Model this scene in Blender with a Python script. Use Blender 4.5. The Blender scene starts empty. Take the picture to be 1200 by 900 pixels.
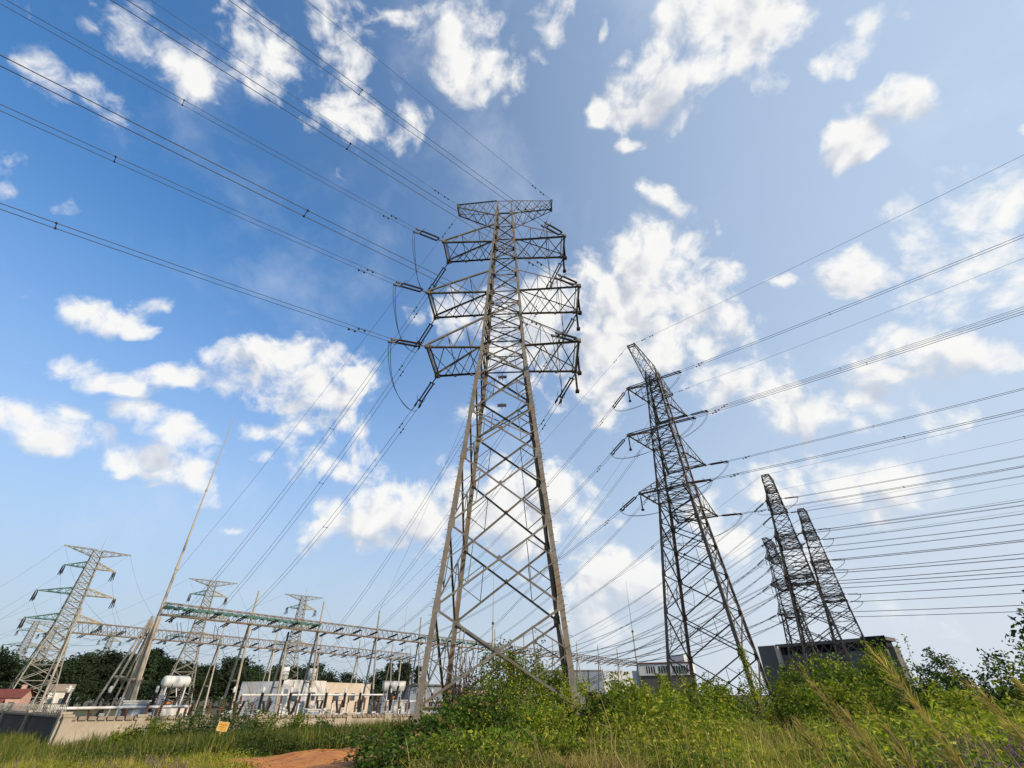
import bpy, math, random
import numpy as np
from mathutils import Vector, Matrix

SC = bpy.context.scene
COL = SC.collection
R = math.radians
GZ = -0.9                                   # level of the substation ground below the knoll the camera stands on
SUN_AZ, SUN_EL = 123.0, 27.0                # azimuth clockwise from +Y

def pol(az, d, z=0.0):
    a = R(az)
    return np.array([math.sin(a) * d, math.cos(a) * d, z])

def sst(x, a, b):
    t = np.clip((np.asarray(x, float) - a) / (b - a), 0, 1)
    return t * t * (3 - 2 * t)

def ground_z(x, y):
    x = np.asarray(x, float); y = np.asarray(y, float)
    d = np.hypot(x, y)
    z = GZ * sst(d, 15, 40)
    z = z + 1.0 * np.exp(-((x + .3) ** 2 + (y - 28.5) ** 2) / 55.0)
    z = z + 0.06 * np.sin(x * .7 + 1.3) * np.cos(y * .55) + 0.05 * np.sin(x * 1.9 + y * 1.3)
    z = z + 0.35 * sst(x, 3, 14) * (1 - sst(d, 18, 34))
    z = z - 1.1 * np.exp(-((x - 21.5) ** 2 + (y - 46) ** 2) / 110.0)
    return z

# ------------------------------------------------------------------ mesh builder
class MB:
    def __init__(s):
        s.v = []; s.q = []; s.t = []; s.n = 0
    def quads(s, V, F):
        V = np.asarray(V, float).reshape(-1, 3); F = np.asarray(F, int).reshape(-1, 4)
        s.q.append(F + s.n); s.v.append(V); s.n += len(V)
    def tris(s, V, F):
        V = np.asarray(V, float).reshape(-1, 3); F = np.asarray(F, int).reshape(-1, 3)
        s.t.append(F + s.n); s.v.append(V); s.n += len(V)
    def box(s, c, size, rz=0.0, M=None):
        h = np.array(size, float) / 2
        V = np.array([[i, j, k] for i in (-1, 1) for j in (-1, 1) for k in (-1, 1)], float) * h
        if M is not None: V = V @ np.array(M).T
        elif rz:
            cc, ss = math.cos(rz), math.sin(rz)
            V = V @ np.array([[cc, ss, 0], [-ss, cc, 0], [0, 0, 1]])
        s.quads(V + np.array(c, float), [[0, 1, 3, 2], [4, 6, 7, 5], [0, 4, 5, 1], [2, 3, 7, 6], [0, 2, 6, 4], [1, 5, 7, 3]])
    def bar(s, a, b, w, h=None):
        a = np.array(a, float); b = np.array(b, float); d = b - a; L = np.linalg.norm(d)
        if L < 1e-6: return
        d /= L
        up = np.array([0, 0, 1.]) if abs(d[2]) < .9 else np.array([1., 0, 0])
        x = np.cross(d, up); x /= np.linalg.norm(x); y = np.cross(x, d)
        s.box((a + b) / 2, (w, h or w, L), M=np.stack([x, y, d], 1))
    def angle(s, a, b, w, nrm, flip=1):
        """rolled steel angle: one flange in the plane with normal nrm, the other turned inwards"""
        a = np.array(a, float); b = np.array(b, float); d = b - a; L = np.linalg.norm(d)
        if L < 1e-6: return
        d /= L
        n = np.array(nrm, float); n -= d * (n @ d); n /= np.linalg.norm(n)
        t = np.cross(d, n) * flip * w
        V = [a, a + t, a - n * w, b, b + t, b - n * w]
        s.quads(V, [[0, 1, 4, 3], [0, 3, 5, 2]])
    def tube(s, P, r, sides=6, cap=False):
        P = np.asarray(P, float); n = len(P)
        r = np.broadcast_to(np.asarray(r, float), (n,))
        T = np.gradient(P, axis=0); T /= np.linalg.norm(T, axis=1)[:, None] + 1e-12
        ref = np.where(np.abs(T[:, 2:3]) < .9, np.array([[0, 0, 1.]]), np.array([[1., 0, 0]]))
        X = np.cross(T, ref); X /= np.linalg.norm(X, axis=1)[:, None] + 1e-12
        Y = np.cross(T, X)
        a = np.arange(sides) * 2 * math.pi / sides
        V = P[:, None] + r[:, None, None] * (X[:, None] * np.cos(a)[None, :, None] + Y[:, None] * np.sin(a)[None, :, None])
        i = np.arange(n - 1)[:, None] * sides; k = np.arange(sides)[None]; k2 = (k + 1) % sides
        F = np.stack([i + k, i + k2, i + sides + k2, i + sides + k], -1).reshape(-1, 4)
        s.quads(V, F)
        if cap:
            for e in (0, n - 1):
                c = P[e]; ring = V[e]
                s.tris(np.vstack([ring, c[None]]), [[j, (j + 1) % sides, sides] for j in range(sides)])
    def mesh(s, name):
        me = bpy.data.meshes.new(name)
        if not s.v: return me
        V = np.concatenate(s.v); nq = sum(len(f) for f in s.q); nt = sum(len(f) for f in s.t)
        loops = np.concatenate([f.ravel() for f in s.q] + [f.ravel() for f in s.t]).astype(np.int32)
        starts = np.concatenate([np.arange(nq) * 4, nq * 4 + np.arange(nt) * 3]).astype(np.int32)
        me.vertices.add(len(V)); me.vertices.foreach_set('co', V.astype(np.float32).ravel())
        me.loops.add(len(loops)); me.loops.foreach_set('vertex_index', loops)
        me.polygons.add(nq + nt); me.polygons.foreach_set('loop_start', starts)
        me.polygons.foreach_set('use_smooth', np.zeros(nq + nt, bool))
        me.update(calc_edges=True)
        return me
    def build(s, name, mat, parent=None, smooth=False):
        me = s.mesh(name); me.materials.append(mat)
        if smooth: me.polygons.foreach_set('use_smooth', np.ones(len(me.polygons), bool))
        o = bpy.data.objects.new(name, me); COL.objects.link(o)
        if parent is not None: o.parent = parent
        return o

def tag(o, label=None, cat=None, group=None, kind=None):
    if label: o['label'] = label
    if cat: o['category'] = cat
    if group: o['group'] = group
    if kind: o['kind'] = kind
    return o
def empty(name, loc, rz=0.0, label=None, cat=None, group=None):
    o = bpy.data.objects.new(name, None); COL.objects.link(o)
    o.empty_display_size = .2
    o.location = [float(c) for c in loc]; o.rotation_euler = (0, 0, rz)
    return tag(o, label, cat, group)
def copy_tree(o, parent=None):
    c = o.copy(); COL.objects.link(c); c.parent = parent
    for ch in list(o.children): copy_tree(ch, c)
    return c

# ------------------------------------------------------------------ materials
class NT:
    def __init__(s, tree): s.t = tree
    def n(s, typ, **kw):
        nd = s.t.nodes.new(typ)
        for k, v in kw.items(): setattr(nd, k, v)
        return nd
    def link(s, a, b): s.t.links.new(a, b)
    def setin(s, sock, v):
        if isinstance(v, bpy.types.NodeSocket): s.link(v, sock)
        else: sock.default_value = v
    def math(s, op, a, b=None, c=None, clamp=False):
        nd = s.n('ShaderNodeMath', operation=op, use_clamp=clamp)
        for i, v in enumerate((a, b, c)):
            if v is not None: s.setin(nd.inputs[i], v)
        return nd.outputs[0]
    def vmath(s, op, a, b=None):
        nd = s.n('ShaderNodeVectorMath', operation=op)
        s.setin(nd.inputs[0], a)
        if b is not None: s.setin(nd.inputs[1] if op != 'SCALE' else nd.inputs['Scale'], b)
        return nd.outputs['Value'] if op == 'DOT_PRODUCT' else nd.outputs[0]
    def noise(s, vec, scale, detail=4, rough=.55, out='Fac'):
        nd = s.n('ShaderNodeTexNoise'); 
        if vec is not None: s.link(vec, nd.inputs['Vector'])
        nd.inputs['Scale'].default_value = scale; nd.inputs['Detail'].default_value = detail; nd.inputs['Roughness'].default_value = rough
        return nd.outputs[out]
    def mix(s, f, a, b, mode='MIX'):
        nd = s.n('ShaderNodeMix', data_type='RGBA', blend_type=mode)
        s.setin(nd.inputs[0], f); s.setin(nd.inputs[6], a); s.setin(nd.inputs[7], b)
        return nd.outputs[2]
    def ramp(s, f, stops):
        nd = s.n('ShaderNodeValToRGB'); s.link(f, nd.inputs[0])
        e = nd.color_ramp.elements
        while len(e) < len(stops): e.new(.5)
        for el, (p, c) in zip(e, stops): el.position = p; el.color = c if len(c) == 4 else (*c, 1)
        return nd.outputs[0]

def c4(c): return (c[0], c[1], c[2], 1.0)
def new_mat(name):
    m = bpy.data.materials.new(name); m.use_nodes = True
    t = NT(m.node_tree); b = m.node_tree.nodes['Principled BSDF']
    return m, t, b
def surf(name, c1, c2, scale=3.0, rough=.7, metal=0.0, c3=None, bump=0.0, spec=.3, obj=True, stain=None, streak=False):
    m, t, b = new_mat(name)
    tc = t.n('ShaderNodeTexCoord')
    v = tc.outputs['Object']
    if streak:
        mp = t.n('ShaderNodeMapping'); t.link(v, mp.inputs[0]); mp.inputs['Scale'].default_value = (1, 1, .12); v = mp.outputs[0]
    n1 = t.noise(v, scale, 6, .6)
    col = t.mix(t.ramp(n1, [(.32, (0, 0, 0)), (.68, (1, 1, 1))]), c4(c1), c4(c2))
    if c3 is not None:
        n2 = t.noise(v, scale * .37 + .11, 5, .65)
        col = t.mix(t.ramp(n2, [(.5, (0, 0, 0)), (.66, (1, 1, 1))]), col, c4(c3))
    if stain:
        n3 = t.noise(tc.outputs['Object'], scale * 6, 3, .7)
        col = t.mix(t.math('MULTIPLY', n3, stain), col, c4([k * .4 for k in c1]))
    t.link(col, b.inputs['Base Color'])
    b.inputs['Roughness'].default_value = rough; b.inputs['Metallic'].default_value = metal
    b.inputs['Specular IOR Level'].default_value = spec
    if bump:
        bp = t.n('ShaderNodeBump'); bp.inputs['Strength'].default_value = bump
        t.link(n1, bp.inputs['Height']); t.link(bp.outputs[0], b.inputs['Normal'])
    return m
def leaf_mat(name, ca, cb, cc=None, trans=.35, rough=.5, patch=.6):
    m, t, b = new_mat(name)
    g = t.n('ShaderNodeNewGeometry'); oi = t.n('ShaderNodeObjectInfo'); tc = t.n('ShaderNodeTexCoord')
    col = t.mix(g.outputs['Random Per Island'], c4(ca), c4(cb))
    nz = t.ramp(t.noise(g.outputs['Position'], patch, 3, .6), [(.35, (.42, .45, .42)), (.65, (1.2, 1.2, 1.15))])
    col = t.mix(1.0, col, nz, 'MULTIPLY')
    if cc is not None:
        sel = t.math('GREATER_THAN', t.math('FRACT', t.math('MULTIPLY', g.outputs['Random Per Island'], 17.3)), .86)
        col = t.mix(sel, col, c4(cc))
    vr = t.math('MULTIPLY_ADD', oi.outputs['Random'], .4, .8)
    col = t.mix(1.0, col, vr, 'MULTIPLY')
    b.inputs['Roughness'].default_value = rough; b.inputs['Specular IOR Level'].default_value = .25
    t.link(col, b.inputs['Base Color'])
    tr = t.n('ShaderNodeBsdfTranslucent'); t.link(t.mix(1.0, col, (1.25, 1.3, .6, 1), 'MULTIPLY'), tr.inputs[0])
    ms = t.n('ShaderNodeMixShader'); ms.inputs[0].default_value = trans
    t.link(b.outputs[0], ms.inputs[1]); t.link(tr.outputs[0], ms.inputs[2])
    t.link(ms.outputs[0], m.node_tree.nodes['Material Output'].inputs[0])
    return m

MT = {}
MT['steel'] = surf('galvanised_steel', (.17, .155, .13), (.36, .32, .26), 2.2, .62, .25, c3=(.26, .19, .12), spec=.3, stain=.6)
MT['steel_leg'] = surf('weathered_leg_steel', (.20, .175, .14), (.37, .315, .24), 1.5, .65, .15, c3=(.33, .20, .105), stain=.55)
MT['steel_dark'] = surf('dark_lattice_steel', (.10, .085, .07), (.2, .165, .13), 1.8, .6, .25, c3=(.22, .13, .07), stain=.5)
MT['steel_pale'] = surf('pale_lattice_steel', (.17, .165, .14), (.33, .31, .25), 1.5, .6, .15, stain=.4)
MT['green_paint'] = surf('green_phase_paint', (.03, .10, .06), (.06, .16, .10), 2, .5, stain=.3)
MT['yellow_paint'] = surf('yellow_phase_paint', (.34, .26, .12), (.46, .36, .18), 2, .5, stain=.3)
MT['jade_paint'] = surf('jade_panel_paint', (.035, .13, .10), (.075, .21, .165), 1.2, .5, stain=.4)
MT['porcelain'] = surf('dark_glazed_porcelain', (.018, .013, .012), (.035, .022, .018), 4, .5, spec=.25)
MT['porcelain_brown'] = surf('red_brown_porcelain', (.10, .045, .025), (.16, .075, .04), 4, .5, spec=.3)
MT['fitting'] = surf('line_fitting_steel', (.045, .043, .042), (.09, .085, .08), 5, .6, .3)
MT['wire'] = surf('weathered_conductor', (.06, .06, .062), (.1, .1, .1), 2, .55, .4)
MT['concrete'] = surf('gantry_concrete', (.40, .34, .26), (.53, .46, .36), 1.2, .85, streak=True, c3=(.3, .24, .17), stain=.4)
MT['beam_steel'] = surf('rust_stained_beam_steel', (.15, .115, .08), (.32, .25, .18), 1.1, .7, .1, c3=(.24, .15, .09), stain=.5)
MT['wall_render'] = surf('stained_render', (.40, .33, .24), (.55, .47, .36), .7, .9, c3=(.3, .24, .17), bump=.25, stain=.5)
MT['wall_dark'] = surf('shade_toned_render', (.075, .06, .048), (.12, .098, .078), 1.2, .9, streak=True, stain=.5)  # unlit side of the wall, its shade put into a darker render colour
MT['coping'] = surf('coping_concrete', (.25, .19, .14), (.40, .32, .24), 1.5, .9, stain=.5)
MT['white_paint'] = surf('white_equipment_paint', (.66, .64, .6), (.76, .74, .7), 1.1, .55, streak=True, c3=(.5, .45, .38), stain=.35)
MT['white_wall'] = surf('white_wall_paint', (.74, .72, .68), (.82, .80, .77), .35, .85, streak=True, c3=(.6, .53, .44), stain=.15)
MT['beige_wall'] = surf('beige_wall_paint', (.55, .45, .34), (.64, .53, .41), .4, .85, streak=True, stain=.2)
MT['grey_blue'] = surf('grey_blue_cladding', (.19, .22, .26), (.25, .28, .33), .3, .7, streak=True, stain=.2)
MT['pale_clad'] = surf('pale_cladding', (.55, .56, .55), (.63, .64, .62), .3, .7, streak=True, stain=.2)
MT['dark_clad'] = surf('charcoal_cladding', (.125, .11, .098), (.165, .148, .13), .25, .75, streak=True, stain=.3)
MT['black_open'] = surf('black_opening', (.008, .008, .009), (.016, .016, .017), 1, .8)
MT['roof_red'] = surf('red_roof_tile', (.16, .045, .035), (.24, .075, .055), 3, .85, stain=.5)
MT['pink_wall'] = surf('pink_wall_paint', (.55, .33, .25), (.63, .4, .3), .6, .85, stain=.2)
MT['glass'] = surf('dark_window_glass', (.05, .07, .09), (.08, .1, .12), 1, .12, spec=.6)
MT['grey_paint'] = surf('grey_equipment_paint', (.20, .22, .24), (.28, .3, .32), 1.5, .5, stain=.3)
MT['orange_part'] = surf('orange_valve_paint', (.55, .16, .05), (.65, .22, .07), 3, .5)
MT['sign'] = surf('amber_sign_paint', (.80, .43, .08), (.86, .50, .12), 5, .6, stain=.15)
MT['sign_ink'] = surf('rust_red_ink', (.42, .12, .02), (.5, .16, .03), 5, .7)
MT['sign_pale'] = surf('faded_sign_border', (.82, .62, .3), (.86, .68, .38), 5, .7)
MT['bark'] = surf('grey_brown_bark', (.08, .06, .042), (.14, .11, .08), 5, .9, bump=.4)
MT['stem'] = surf('green_brown_stem', (.09, .085, .035), (.16, .13, .06), 5, .8)
MT['dry'] = leaf_mat('dry_straw', (.42, .30, .13), (.55, .42, .2), (.3, .17, .08), .2, .7)
MT['dead_vine'] = leaf_mat('dead_brown_vine', (.075, .045, .03), (.13, .085, .06), None, .1, .8)
MT['leaf_mid'] = leaf_mat('mid_green_leaf', (.07, .13, .014), (.235, .30, .027), (.38, .36, .045), .44)
MT['leaf_bright'] = leaf_mat('bright_yellow_green_leaf', (.14, .20, .013), (.37, .40, .03), (.46, .40, .06), .45)
MT['leaf_dark'] = leaf_mat('dark_green_leaf', (.03, .065, .012), (.085, .135, .022), (.16, .18, .03), .32)
MT['leaf_big'] = leaf_mat('broad_vine_leaf', (.05, .11, .014), (.15, .23, .028), (.25, .14, .06), .38)
MT['pine'] = leaf_mat('far_pine_needle', (.016, .03, .014), (.045, .066, .024), None, .15, .7, patch=.12)
MT['far_leaf'] = leaf_mat('far_broad_leaf', (.022, .045, .014), (.05, .08, .022), None, .2, .7, patch=.15)
MT['grass'] = leaf_mat('meadow_grass_blade', (.18, .21, .015), (.42, .38, .045), (.52, .4, .14), .35, .6, patch=.35)
MT['grass_dark'] = leaf_mat('dark_grass_blade', (.07, .105, .012), (.2, .22, .03), (.25, .18, .07), .3, .6, patch=.4)  # darker green blades for the wall and thicket grass
MT['grass_dry'] = leaf_mat('straw_grass_blade', (.30, .22, .07), (.48, .36, .13), (.2, .2, .03), .25, .7, patch=.8)
MT['plume'] = leaf_mat('golden_seed_plume', (.40, .28, .08), (.62, .45, .15), (.34, .33, .06), .3, .65, patch=6)
MT['flower'] = leaf_mat('purple_flower', (.16, .07, .2), (.26, .14, .3), (.12, .09, .13), .3, .6)

def ground_mat():
    m, t, b = new_mat('meadow_ground')
    g = t.n('ShaderNodeNewGeometry'); P = g.outputs['Position']
    a = t.mix(t.ramp(t.noise(P, .35, 6, .6), [(.35, (0, 0, 0)), (.65, (1, 1, 1))]), (.05, .062, .016, 1), (.1, .095, .03, 1))
    a = t.mix(t.ramp(t.noise(P, .12, 5, .6), [(.52, (0, 0, 0)), (.64, (1, 1, 1))]), a, (.15, .09, .045, 1))
    c = pol(-18.2, 22.6); ds = t.n('ShaderNodeVectorMath', operation='DISTANCE'); t.link(P, ds.inputs[0]); ds.inputs[1].default_value = (c[0], c[1], -.3)
    sf = t.math('ADD', ds.outputs['Value'], t.math('MULTIPLY', t.noise(P, .9, 5, .65), 5.0))
    mr = t.n('ShaderNodeMapRange'); t.link(sf, mr.inputs[0]); mr.inputs[1].default_value = 6.4; mr.inputs[2].default_value = 8.2; mr.inputs[3].default_value = 1; mr.inputs[4].default_value = 0
    a = t.mix(mr.outputs[0], a, (.40, .14, .035, 1))
    a = t.mix(t.math('MULTIPLY', t.noise(P, 9, 4, .7), .5), a, (.03, .03, .012, 1))
    t.link(a, b.inputs['Base Color']); b.inputs['Roughness'].default_value = .95
    return m
def soil_mat():
    m, t, b = new_mat('red_soil')
    g = t.n('ShaderNodeNewGeometry'); P = g.outputs['Position']
    n1 = t.noise(P, 1.4, 7, .7)
    a = t.mix(t.ramp(n1, [(.35, (0, 0, 0)), (.65, (1, 1, 1))]), (.42, .135, .028, 1), (.62, .25, .06, 1))
    a = t.mix(t.ramp(t.noise(P, 5, 4, .7), [(.55, (0, 0, 0)), (.62, (1, 1, 1))]), a, (.3, .1, .025, 1))
    t.link(a, b.inputs['Base Color']); b.inputs['Roughness'].default_value = .95
    bp = t.n('ShaderNodeBump'); bp.inputs['Strength'].default_value = .6; bp.inputs['Distance'].default_value = .1
    t.link(n1, bp.inputs['Height']); t.link(bp.outputs[0], b.inputs['Normal'])
    return m
CLOUDS=[(6.446,7.477,2.923,0.0,-9.146,33.076,-17.693,0.0,0.45),
(8.31,12.84,1.568,0.0,-15.351,15.61,-15.514,0.0,0.65),
(6.676,13.217,-0.791,-0.0,-17.667,6.037,-13.564,0.0,0.7),
(8.776,31.614,-8.347,0.0,-27.813,-4.862,-15.259,0.0,0.4),
(8.692,13.691,1.817,0.0,-15.565,11.744,-18.498,-0.0,0.5),
(8.201,16.167,-1.019,0.0,-16.779,8.468,-11.029,0.0,0.6),
(4.837,11.765,-2.313,0.0,-18.628,3.765,-10.232,0.0,0.65),
(21.83,-0.012,6.861,0.0,2.681,13.098,-3.558,0.0,0.65),
(9.986,3.55,1.266,-0.0,-2.103,26.503,-8.908,0.0,0.65),
(15.555,6.06,0.658,-0.0,-5.555,36.286,-11.968,0.0,0.6),
(7.989,6.909,-2.176,0.0,-8.85,13.643,-5.797,-0.0,0.85),
(17.677,5.586,-2.096,0.0,-3.698,14.798,-6.19,0.0,0.7),
(8.191,8.617,-1.192,0.0,-11.243,13.261,-10.123,0.0,0.6),
(25.194,4.733,2.995,0.0,-0.102,15.166,-7.401,0.0,0.55),
(20.187,19.996,-3.779,0.0,-28.946,29.631,-29.12,0.0,0.45),
(14.978,18.759,5.985,0.0,-10.408,17.002,-22.283,0.0,0.5),
(13.322,13.411,6.136,0.0,-7.358,30.06,-28.053,0.0,0.4),
(26.845,30.938,1.942,0.0,-25.886,19.446,-40.118,0.0,0.5),
(25.608,26.358,12.187,0.0,-13.425,41.241,-60.401,0.0,0.38),
(30.848,-2.243,-1.781,0.0,-0.119,20.807,-6.497,0.0,0.6),
(72.012,-10.977,-8.049,0.0,-0.331,56.783,-18.663,0.0,0.58),
(13.286,9.242,6.992,0.0,1.636,26.285,-25.716,-0.0,1.0),
(22.086,17.979,6.319,0.0,-14.975,35.862,-57.968,0.0,0.8),
(21.577,17.616,11.757,0.0,-0.265,22.675,-30.334,0.0,0.85),
(12.256,9.889,4.516,-0.0,-5.824,18.915,-34.821,0.0,0.9),
(18.489,10.329,8.798,-0.0,3.349,26.199,-32.535,0.0,0.85),
(10.784,5.002,3.299,-0.0,-0.166,13.806,-19.35,0.0,1.0),
(8.782,3.4,2.23,0.0,-0.123,9.965,-14.414,0.0,1.1),
(14.08,4.372,2.844,-0.0,-0.119,9.569,-14.006,0.0,1.0),
(12.129,11.188,4.361,0.0,-6.308,9.152,-28.453,0.0,1.0),
(21.387,18.181,12.142,-0.0,-0.301,21.626,-37.303,0.0,0.9),
(11.372,9.461,0.18,0.0,-15.61,6.972,-36.845,0.0,0.95),
(11.606,8.642,2.257,-0.0,-7.849,7.786,-31.649,0.0,0.95),
(39.171,27.776,18.495,-0.0,-0.628,36.442,-83.674,0.0,0.7),
(12.922,8.636,1.553,-0.0,-12.359,9.764,-47.582,0.0,0.43),
(24.22,13.002,6.046,0.0,-7.363,20.295,-80.322,0.0,0.48),
(32.186,15.669,10.348,-0.0,-0.407,27.917,-51.368,0.0,0.63),
(34.136,15.728,10.372,-0.0,-0.455,27.812,-59.707,0.0,0.63),
(17.433,6.883,4.518,-0.0,-0.146,10.131,-18.399,0.0,0.53),
(11.697,3.542,2.302,-0.0,-0.113,7.925,-14.085,0.0,0.53),
(10.297,3.197,2.08,0.0,-0.158,9.558,-20.814,0.0,0.85),
(20.088,7.316,4.789,0.0,-0.197,8.381,-28.366,-0.0,0.8),
(9.541,2.524,1.63,-0.0,-0.13,6.026,-18.423,0.0,0.9),
(8.6,1.234,1.672,0.0,1.227,5.279,-14.853,0.0,1.0),
(9.297,0.892,0.526,-0.0,-0.133,6.574,-18.468,0.0,0.9),
(7.479,0.352,-1.42,-0.0,-2.078,3.776,-11.119,0.0,1.0),
(14.107,-0.918,-0.741,0.0,-0.095,4.715,-13.245,0.0,1.0),
(18.396,0.072,-0.107,0.0,-0.156,8.737,-20.975,-0.0,0.8),
(7.917,-2.937,-0.373,0.0,1.826,7.492,-7.965,0.0,1.15),
(9.612,-1.878,-1.354,-0.0,-0.065,6.188,-6.991,0.0,1.1),
(11.807,-1.909,-5.223,0.0,-5.197,14.98,-12.64,0.0,0.95),
(11.861,-3.408,-2.41,0.0,-0.1,9.127,-11.105,0.0,0.95),
(9.262,-0.532,-0.439,0.0,-0.091,8.941,-9.563,-0.0,0.85),
(9.104,0.594,0.326,0.0,-0.119,11.614,-12.65,0.0,0.7),
(13.946,-2.083,-1.53,-0.0,-0.077,6.188,-9.129,0.0,0.9),
(9.112,-0.244,-0.242,0.0,-0.105,9.112,-11.958,0.0,0.58),
(11.809,-2.035,-1.479,-0.0,-0.127,3.501,-19.526,0.0,1.0),
(12.483,-1.673,-1.24,-0.0,-0.175,3.304,-28.042,0.0,0.8),
(20.723,-4.684,-3.35,0.0,-0.198,5.035,-30.794,0.0,0.8),
(12.206,-1.075,-0.832,-0.0,-0.115,4.187,-17.04,0.0,0.53),
(10.974,-6.268,-0.796,-0.0,3.444,13.827,-6.602,0.0,1.05),
(8.929,-3.387,-2.371,0.0,-0.098,16.715,-5.537,0.0,1.1),
(12.728,-9.03,0.919,-0.0,11.136,23.673,-13.341,0.0,1.0),
(30.179,-16.165,2.025,0.0,21.128,58.405,-32.098,0.0,0.8),
(13.133,-6.391,-4.442,0.0,-0.136,23.763,-7.42,0.0,0.9),
(17.587,-17.183,-4.081,0.0,12.596,33.119,-20.29,0.0,0.8),
(29.656,1.913,-8.572,0.0,-12.452,47.658,-22.305,-0.0,0.53),
(11.614,-7.076,-4.894,-0.0,-0.182,31.808,-9.932,0.0,0.48),
(20.105,-8.859,-6.174,0.0,-0.226,35.702,-14.825,0.0,0.58),
(14.902,-21.444,-2.115,-0.0,17.069,14.502,-20.063,0.0,1.0),
(14.74,-17.468,-1.724,0.0,13.879,15.911,-18.731,-0.0,0.95),
(26.283,-24.197,-5.095,0.0,11.836,25.182,-23.089,0.0,0.9),
(14.269,8.779,-11.53,0.0,-26.822,31.172,-10.824,0.0,0.85),
(36.529,-9.096,-6.474,0.0,-0.353,45.873,-29.768,0.0,0.58),
(61.241,-66.749,-32.729,0.0,15.88,80.68,-58.754,0.0,0.8),
(16.724,-12.452,-5.023,0.0,4.073,15.999,-18.249,0.0,0.85),
(12.793,-8.971,-6.189,-0.0,-0.168,19.592,-15.798,0.0,0.7),
(8.836,-7.144,-4.917,0.0,-0.09,10.905,-8.066,0.0,0.58),
(6.477,-5.138,-3.537,0.0,-0.091,9.73,-9.182,0.0,0.6),
(14.055,-12.441,-8.551,0.0,-0.093,9.447,-9.573,0.0,0.58),
(27.349,-13.728,-9.536,0.0,-0.416,44.094,-41.909,0.0,0.58),
(19.807,-19.846,-4.931,-0.0,25.568,44.814,-56.375,0.0,0.58),
(14.495,-12.831,-8.819,0.0,-0.239,31.48,-19.941,0.0,0.43),
(8.544,-3.503,-2.446,0.0,-0.125,9.847,-14.822,0.0,0.85),
(11.107,-5.575,-3.872,0.0,-0.131,9.908,-15.851,0.0,0.85),
(8.128,-6.116,-3.356,0.0,2.036,13.416,-21.484,0.0,0.9),
(13.339,-10.785,-7.423,0.0,-0.204,17.666,-23.182,0.0,0.85),
(10.138,-6.021,-4.167,-0.0,-0.134,10.128,-16.204,0.0,0.75),
(7.463,-5.576,-3.843,0.0,-0.142,10.774,-17.238,0.0,0.53),
(10.358,-6.946,-4.795,-0.0,-0.226,20.581,-25.039,-0.0,0.58),
(7.857,-3.892,-4.04,-0.0,-2.855,8.787,-17.398,0.0,0.9),
(10.76,-7.215,-4.981,0.0,-0.147,7.763,-20.124,0.0,0.9),
(21.497,-9.967,-6.937,0.0,-0.185,10.374,-24.905,0.0,0.75),
(19.345,-14.752,-10.162,-0.0,-0.292,15.386,-39.885,0.0,0.7),
(7.817,-4.763,-3.294,-0.0,-0.163,7.351,-23.139,0.0,0.48),
(18.971,-7.487,-5.235,0.0,-0.186,6.969,-27.394,0.0,0.8),
(9.998,-5.478,-3.798,0.0,-0.167,6.08,-24.744,0.0,0.48),
(17.232,-6.008,-4.218,-0.0,-0.12,5.663,-16.823,0.0,0.48),
(13.788,-5.23,-3.661,-0.0,-0.19,5.239,-29.217,0.0,0.43),
(15.238,-9.426,-13.235,-0.0,-15.553,16.402,-39.402,0.0,0.38),
(13.487,-10.061,-11.307,-0.0,-11.055,13.373,-39.418,-0.0,0.38),
(15.023,0.98,0.537,0.0,-0.159,11.678,-19.475,0.0,0.38)]
SKY_STR = 0.1; SKY_DUST = 1.0; SKY_OZ = 1.6; SKY_TINT = (1.06, 1.88, 2.45, 1)
HAZE_H = .97; HAZE_S = .88; HAZE_C1 = (.49, .56, .65, 1); HAZE_C2 = (.58, .71, .88, 1)
CL_SLOPE = .5; CL_OFF = -.05; CL_WARP = .085; CL_N1 = 2.3; CL_V = .9
SUN_STR = 4.5

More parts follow.
